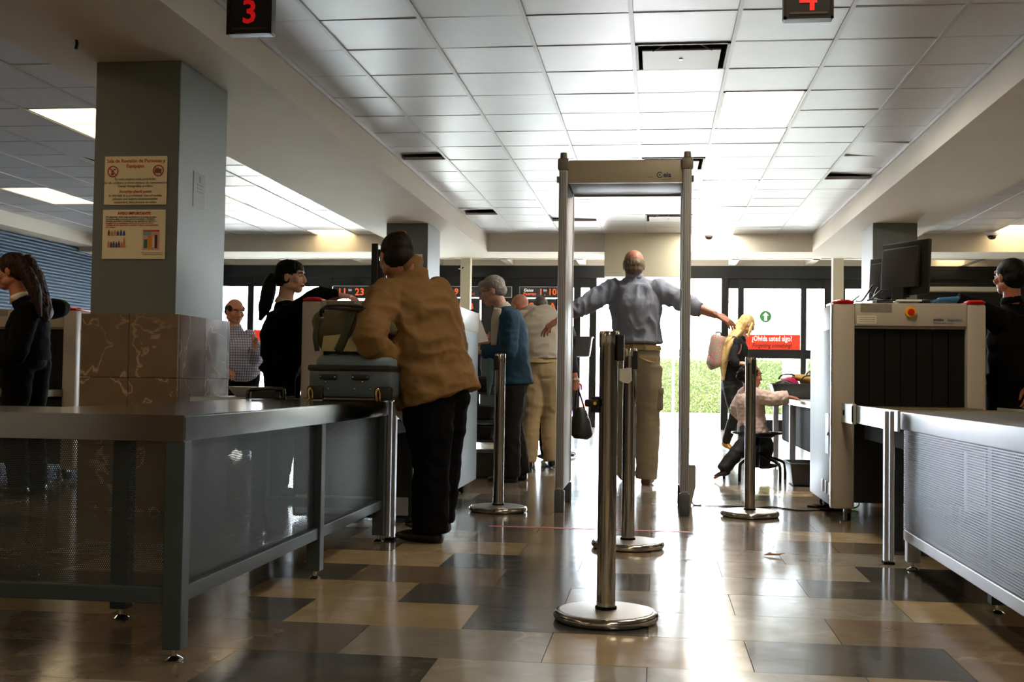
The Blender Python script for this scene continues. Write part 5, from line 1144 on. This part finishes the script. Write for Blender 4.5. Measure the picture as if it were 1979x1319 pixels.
MB().loft([p + V((-.01, 0, .17)), p + V((0, 0, .1)), p + V((.005, 0, .0)), p + V((.005, 0, -.1)), p + V((.0, 0, -.15))], [(.03, .03), (.07, .05), (.10, .07), (.12, .08), (.07, .05)], side=(1, 0, 0), seg=20, sub=3).obj('body', mat('black_soft_leather', (14, 14, 16), .45), t, True)
MB().tube([p + V((-.06, 0, .08)), p + V((-.05, 0, .22)), p + V((-.035, 0, .36)), p + V((.0, 0, .27)), p + V((.06, 0, .08))], .009, 8, 5).obj('handle', black_m, t, True); MB().ell(p + V((.07, -.04, .07)), (.01, .01, .014)).obj('buckle', silver_m, t, True)
q = W(1120, 690, 11.9); bin_(q.x - .04, 11.9, q.z, .34, .3, .2, 'dark grey tray carried beside the left detector post')

# ---- 8. blonde woman with the floral backpack
Y = 13.4
J = stand(W(1418, 740, Y).x, Y, 1.62, -1.25)
J.update(pel=W(1416, 742, Y), wai=W(1419, 712, Y), che=W(1426, 678, Y), sR=W(1423, 662, 13.22), sL=W(1430, 660, 13.58), nck=W(1432, 650, Y), nose=.8, head=W(1444, 627, Y), hf=V((.9, .35, -.5)), hu=V((.35, .1, 1)), eR=W(1417, 700, 13.15), wR=W(1430, 702, 13.15), eL=W(1440, 700, 13.7), wL=W(1447, 712, 13.6), hR=W(1413, 750, 13.32), hL=W(1416, 750, 13.48), kR=W(1420, 800, 13.25), kL=W(1440, 800, 13.5), aR=W(1404, 852, 13.3), aL=W(1434, 855, 13.55), fR=V((1, 0, -.1)), fL=V((.3, 0, -.9)), nR=V((0, .4, -1)), nL=V((-1, 0, 0)), tR=V((.5, -.6, -.4)), tL=V((.8, .2, 0)))
J['f'] = V((.9, .4, 0)); blonde = mat('blonde_hair', (222, 190, 128), .45, var=.2, vs=40)
def hair8(H): return blonde, hairmesh(H, CAP + [((0, -.04, -.01), (.085, .075, .08))], [([(-.07, .03, .03), (-.08, .035, -.06), (-.06, .06, -.16), (-.05, .09, -.25)], [.02, .022, .018, .008]), ([(.07, .03, .03), (.08, .035, -.06), (.07, .06, -.16)], [.02, .022, .012])], world=[([W(1438, 622, 13.4), W(1424, 645, 13.38), W(1408, 668, 13.32), W(1400, 695, 13.3), W(1397, 735, 13.3)], [(.07, .07), (.085, .075), (.08, .06), (.07, .045), (.03, .02)], (0, 1, 0)), ([W(1432, 640, 13.25), W(1412, 665, 13.2), W(1402, 700, 13.2)], [(.04, .03), (.05, .03), (.02, .015)], (0, 1, 0))])
p8, H8, _ = person('blonde woman with very long hair in black, wearing a floral backpack', J, skin_lt, mat('black_knit_top', (20, 22, 26), .8), mat('black_leggings', (16, 16, 20), .7), mat('gold_sandal', (206, 160, 70), .3, .6), hair8, dict(hair_c=blonde), curl=dict(L=dict(thumb=-1)), wid=.92, top_kw=dict(hem=.05, ease=.008, arm=(.066, .052, .04), collar=False), bot_kw=dict(rad=(.115, .068, .05), ease=.02))
t = thing('backpack', 'pink and grey floral backpack on the blonde woman\'s back', 'backpack', W(1385, 680, Y)); fl = mat('floral_fabric', (168, 150, 132), .7, var=.12, vs=20)
nt = fl.node_tree; vo = nt.nodes.new('ShaderNodeTexVoronoi'); vo.inputs['Scale'].default_value = 30; tc = nt.nodes.new('ShaderNodeTexCoord'); nt.links.new(tc.outputs['Object'], vo.inputs[0]); cr = nt.nodes.new('ShaderNodeValToRGB'); cr.color_ramp.elements[0].position = .2; cr.color_ramp.elements[0].color = lin((206, 60, 96)) + (1,); cr.color_ramp.elements[1].position = .45; cr.color_ramp.elements[1].color = lin((160, 146, 126)) + (1,)
e_ = cr.color_ramp.elements.new(.32); e_.color = lin((214, 150, 160)) + (1,); nt.links.new(vo.outputs[0], cr.inputs[0]); nt.links.new(cr.outputs[0], nt.nodes['Principled BSDF'].inputs['Base Color'])
cB = W(1391, 680, Y); MB().loft([W(1390, 649, Y), W(1389, 655, Y), W(1387, 680, Y), W(1386, 705, Y), W(1387, 711, Y)], [(.07, .09), (.095, .13), (.11, .15), (.115, .155), (.08, .11)], side=(1, 0, 0), seg=20, sub=3).obj('sack', fl, t, True)
MB().loft([W(1376, 685, Y), W(1375, 690, Y), W(1374, 703, Y), W(1376, 706, Y)], [(.03, .06), (.05, .1), (.055, .11), (.03, .06)], side=(1, 0, 0), seg=16, sub=2).obj('front_pocket', fl, t, True)
MB().loft([W(1398, 652, 13.25), W(1420, 650, 13.18), W(1432, 664, 13.2), W(1428, 684, 13.15), W(1402, 700, 13.25)], [(.02, .004)] * 5, side=(0, 1, 0), seg=8, sub=4).obj('shoulder_strap', mat('pink_strap', (190, 120, 124), .6), t, True)
MB().tube([W(1385, 649, Y), W(1384, 643, Y), W(1392, 643, Y), W(1393, 649, Y)], .008, 8, 4).obj('grab_loop', trim_dk, t, True)

# ---- 9. child on the stool in the pink quilted coat
Y = 9.65
J = stand(W(1452, 828, Y).x, Y, 1.15, -.9); kk = 1.15 / 1.75
J.update(k=.72, pel=W(1454, 826, Y), wai=W(1452, 804, Y), che=W(1449, 776, Y), sR=W(1462, 764, 9.53), sL=W(1440, 762, 9.77), nose=.7, nck=W(1449, 752, Y), head=W(1452, 727, Y), hf=V((.9, .35, -.1)), hu=V((0, 0, 1)), eR=W(1494, 772, 9.5), wR=W(1525, 768, 9.5), eL=W(1424, 790, 9.8), wL=W(1436, 806, 9.95), fR=V((1, .1, -.15)), nR=V((0, .3, -1)), fL=V((.6, .5, 0)), nL=V((0, 0, -1)),
         hL=W(1444, 832, 9.6), hR=W(1466, 834, 9.7), kL=W(1442, 852, 9.5), aL=W(1400, 905, 9.4), kR=W(1481, 860, 9.85), aR=W(1477, 892, 9.9), tL=V((-.62, 0, -.3)), tR=V((.8, .5, 0)), hk=1.22)
J['f'] = V((.8, .6, 0)); pinkq = mat('pale_pink_quilt', (222, 196, 188), .7, var=.04)
nt = pinkq.node_tree; wv = [nt.nodes.new('ShaderNodeTexWave') for _ in range(2)]; tc = nt.nodes.new('ShaderNodeTexCoord'); bp = nt.nodes.new('ShaderNodeBump'); mn = nt.nodes.new('ShaderNodeMath'); mn.operation = 'MINIMUM'
for w_, rx in zip(wv, (.8, -.8)):
    mp = nt.nodes.new('ShaderNodeMapping'); mp.inputs['Rotation'].default_value = (0, rx, 0); nt.links.new(tc.outputs['Object'], mp.inputs[0]); nt.links.new(mp.outputs[0], w_.inputs[0]); w_.inputs['Scale'].default_value = 7; w_.inputs['Distortion'].default_value = 1.5
nt.links.new(wv[0].outputs[1], mn.inputs[0]); nt.links.new(wv[1].outputs[1], mn.inputs[1]); nt.links.new(mn.outputs[0], bp.inputs['Height']); bp.inputs['Distance'].default_value = .02; bp.inputs['Strength'].default_value = .3; nt.links.new(bp.outputs[0], nt.nodes['Principled BSDF'].inputs['Normal'])
def hair9(H): return dark_hair, hairmesh(H, [((0, -.026, .03), (.086, .094, .084)), ((0, -.10, -.01), (.05, .05, .055)), ((0, -.05, -.02), (.078, .06, .055)), ((.03, -.12, .03), (.03, .03, .03))], wr=(.008, (40, 40, 40), (0, 0, 0)))
person('small child in a pale pink quilted coat kneeling on the round stool', J, skin_tan, pinkq, mat('black_leggings', (16, 16, 20), .7), mat('dark_brown_boot', (44, 28, 26), .4), hair9, dict(hair_c=dark_hair), curl=dict(L=dict(thumb=-1)), wid=1.05,
       top_kw=dict(name='coat', hem=.10, ease=.03, flare=.015, arm=(.085, .085, .075), size=.008, wr=(.005, (18, 18, 22), (0, 0, 0)), sleeve=.95), bot_kw=dict(rad=(.10, .085, .075), size=.008, rise=.0))

# ---- 10. officer behind the right scanner
Y = 7.35
J = stand(W(1958, 700, Y).x, Y, 1.64, .6)
J.update(nck=W(1956, 583, Y), eR=W(2010, 695, 7.55), wR=W(1990, 745, 7.2), nose=.75, head=W(1950, 536, Y), hf=V((-.5, .87, -.05)), sL=W(1925, 618, 7.25), sR=W(1996, 612, 7.5), che=W(1958, 665, Y), eL=W(1890, 598, 7.2), wL=W(1846, 580, 7.18), fL=V((-1, 0, .02)), nL=V((0, 0, -1)))
J['f'] = V((-.5, .85, 0))
def hair10(H): return black_hair, hairmesh(H, [((0, -.024, .036), (.086, .1, .088)), ((0, -.05, -.015), (.082, .07, .07)), ((0, -.12, .0), (.045, .04, .045))], wr=(.002, (50, 50, 50), (0, 0, 0)))
p10, H10, _ = person('officer in black with a hair bun behind the right scanner, back turned', J, skin_tan, blk_cloth, blk_cloth, shoe_blk, hair10, dict(hair_c=black_hair), hands='R', top_kw=dict(name='jacket', hem=.12, ease=.03, arm=(.085, .066, .05)))
hb = MB(); hand(hb, J['wL'], V((-1, .1, .0)), V((0, 0, -1)), 1.08, thumb=-1, curl=(.2, .25, .25, .3)); emit_mesh('glove', vox(hb, .0036, 1), mat('blue_nitrile', (54, 120, 168), .4), p10, 'blue disposable glove')
MB().ell(H10.P(-.084, -.004, -.045), (.005, .005, .005), seg=8).obj('earring', white_m, p10, True)

# ---- 11. officer with a ponytail behind the left scanner
Y = 7.25
J = stand(W(545, 740, Y).x, Y, 1.60, -PI / 2 + .1)
J.update(nck=W(550, 585, Y), head=W(562, 536, Y), hf=V((1, -.02, -.05)), sR=W(556, 612, 7.08), sL=W(552, 606, 7.42), che=W(548, 652, Y), wai=W(545, 700, Y), eR=W(600, 588, 7.0), wR=W(664, 574, 7.2), fR=V((.95, 0, -.12)), nR=V((0, .2, -1)), eL=W(575, 665, 7.5), wL=W(600, 690, 7.55), fL=V((1, 0, -.2)), hk=1.04)
J['eR'] = V((W(604, 583, 7.05).x, 7.15, 1.325)); J['wR'] = V((W(655, 572, 7.2).x, 7.2, 1.325))
J['nose'] = .78; J['eL'] = V((-2.28, 7.42, 1.12)); J['wL'] = V((-2.26, 7.3, .95)); J['fL'] = V((0, -.3, -1)); J['nL'] = V((0, 0, 1))
def hair11(H): return black_hair, hairmesh(H, CAP + [((0, .004, .055), (.079, .084, .064)), ((0, -.03, -.02), (.079, .07, .06)), ((0, -.05, -.005), (.08, .068, .06)), ((0, -.105, -.01), (.03, .03, .03))], [([(0, -.10, .0), (0, -.14, -.03), (0, -.155, -.12), (0, -.17, -.21), (0, -.20, -.31)], [(.03, .03), (.045, .045), (.055, .05), (.055, .045), (.015, .012)])], wr=(.004, (60, 60, 18), (0, 0, 0)))
p11, H11, _ = person('officer in a black suit with a long black ponytail, in profile behind the left scanner', J, skin_lt, blk_cloth, blk_cloth, shoe_blk, hair11, dict(hair_c=black_hair), hands='LR', curl=dict(L=dict(thumb=-1), R=dict(curl=(.3, .3, .35, .4))), top_kw=dict(name='jacket', hem=.12, ease=.035, collar=mat('cream_collar', (220, 206, 176), .7), arm=(.07, .05, .042)), wid=1.12)
MB().ell(H11.P(0, -.112, -.005), (.018, .036, .03), H11.R).obj('hair_clip', mat('crystal_clip', (190, 200, 214), .1, .8), p11, True)

# ---- 12. long-haired officer at the left edge
Y = 7.1
J = stand(W(52, 740, Y).x, Y, 1.66, PI / 2 - .1)
J.update(nck=W(40, 578, Y), nose=.78, head=W(22, 526, Y), hf=V((-.95, -.18, -.22)), hu=V((-.2, 0, 1)), sL=W(52, 606, 6.95), sR=W(66, 600, 7.3), che=W(52, 650, Y), wai=W(56, 700, Y), eR=W(118, 596, 7.5), wR=W(70, 600, 7.75), eL=W(30, 690, 6.85), wL=W(-20, 700, 6.9), fR=V((-1, .2, 0)), fL=V((-1, 0, 0)), nL=V((0, 0, -1)), nR=V((0, 0, -1)), hk=1.08)
red_hair = mat('auburn_dark_hair', (42, 18, 14), .6, spec=.25, var=.25, vs=30)
def hair12(H): return red_hair, hairmesh(H, [((0, -.022, .038), (.086, .098, .088)), ((0, -.055, -.01), (.084, .07, .07))], [], wr=(.007, (45, 45, 7), (0, 0, 0)), world=[([W(44, 505, 7.08), W(62, 535, 7.06), W(76, 570, 7.04), W(86, 602, 7.0), W(90, 622, 7.0)], [(.08, .07), (.09, .065), (.085, .05), (.075, .04), (.03, .015)], (0, 1, 0)), ([W(52, 520, 6.98), W(68, 560, 6.93), W(78, 612, 6.92)], [(.04, .03), (.045, .03), (.015, .01)], (0, 1, 0))])
person('officer in a black suit with long auburn hair at the left edge, face in profile', J, skin_tan, blk_cloth, blk_cloth, shoe_blk, hair12, dict(hair_c=dark_hair, lips=(190, 30, 30)), hands='LR', curl=dict(L=dict(thumb=-1)), top_kw=dict(name='jacket', hem=.14, ease=.03, collar=mat('white_collar', (226, 222, 214), .7), arm=(.085, .066, .05)), wid=1.0)

# ---- 13. stout man in the checked shirt
Y = 11.0
J = stand(W(460, 710, Y).x, Y, 1.56, PI + .45)
J.update(nck=W(455, 634, Y), head=W(454, 602, Y), hf=V((.72, -.66, -.28)), sR=W(430, 655, 11.05), sL=W(480, 652, 10.95), che=W(457, 672, Y), wai=W(462, 690, Y), pel=W(462, 716, Y), eL=W(492, 694, 10.85), wL=W(493, 668, 10.65), eR=W(430, 700, 11.0), wR=W(440, 715, 10.75), fL=V((.2, -.1, 1)), nL=V((-.6, -.7, 0)), fR=V((.4, -.5, -.4)), nR=V((0, 0, -1)), hk=1.18)
J['f'] = V((.45, -.9, 0)); chk = mat('blue_check_cotton', (170, 176, 200), .8, var=.02)
nt = chk.node_tree; tc = nt.nodes.new('ShaderNodeTexCoord'); sp = nt.nodes.new('ShaderNodeSeparateXYZ'); nt.links.new(tc.outputs['Object'], sp.inputs[0])
def _m(op, a, b):
    n = nt.nodes.new('ShaderNodeMath'); n.operation = op
    for i, v in enumerate((a, b)):
        if isinstance(v, (int, float)): n.inputs[i].default_value = v
        else: nt.links.new(v, n.inputs[i])
    return n.outputs[0]
gz = _m('LESS_THAN', _m('FRACT', _m('DIVIDE', sp.outputs[2], .026), 0), .24); gx = _m('LESS_THAN', _m('FRACT', _m('DIVIDE', _m('ADD', sp.outputs[0], _m('MULTIPLY', sp.outputs[1], .5)), .026), 0), .24)
mx_ = nt.nodes.new('ShaderNodeMix'); mx_.data_type = 'RGBA'; mx_.inputs[6].default_value = lin((186, 188, 206)) + (1,); mx_.inputs[7].default_value = lin((76, 90, 136)) + (1,); nt.links.new(_m('MAXIMUM', gz, gx), mx_.inputs[0]); nt.links.new(mx_.outputs[2], nt.nodes['Principled BSDF'].inputs['Base Color'])
def hair13(H): return dark_hair, hairmesh(H, [((0, -.04, .01), (.083, .08, .07)), ((0, -.05, -.02), (.078, .066, .05)), ((.066, .012, .03), (.018, .045, .03)), ((-.066, .012, .03), (.018, .045, .03))], wr=(.003, (60, 60, 30), (0, 0, 0)))
p13, H13, _ = person('stout balding man in a blue checked shirt and black trousers, right of the first column', J, skin_red, chk, blk_cloth, shoe_blk, hair13, dict(hair_c=dark_hair), curl=dict(L=dict(thumb=-1, curl=(.8, .9, 1, 1))), belly=.11, wid=1.28, jowl=.012, top_kw=dict(hem=.0, ease=.03, arm=(.09, .078, .06), wr=(.007, (9, 9, 14), (0, 0, 0))), bot_kw=dict(rad=(.13, .1, .09)))
c0 = J['pel'] + J['f'] * .035; MB().loft([c0 + V((0, 0, .045)), c0 + V((0, 0, .085))], [(.2, .19), (.205, .195)], side=(J['sR'] - J['sL']), seg=32).obj('belt', black_m, p13, 'auto')
MB().box(-.025, .025, -.008, .008, -.02, .02, .003, Matrix.Translation(c0 + J['f'] * .2 + V((0, 0, .065))) @ Matrix.Rotation(.45, 4, 'Z')).obj('buckle', silver_m, p13)
bpy.context.view_layer.update()
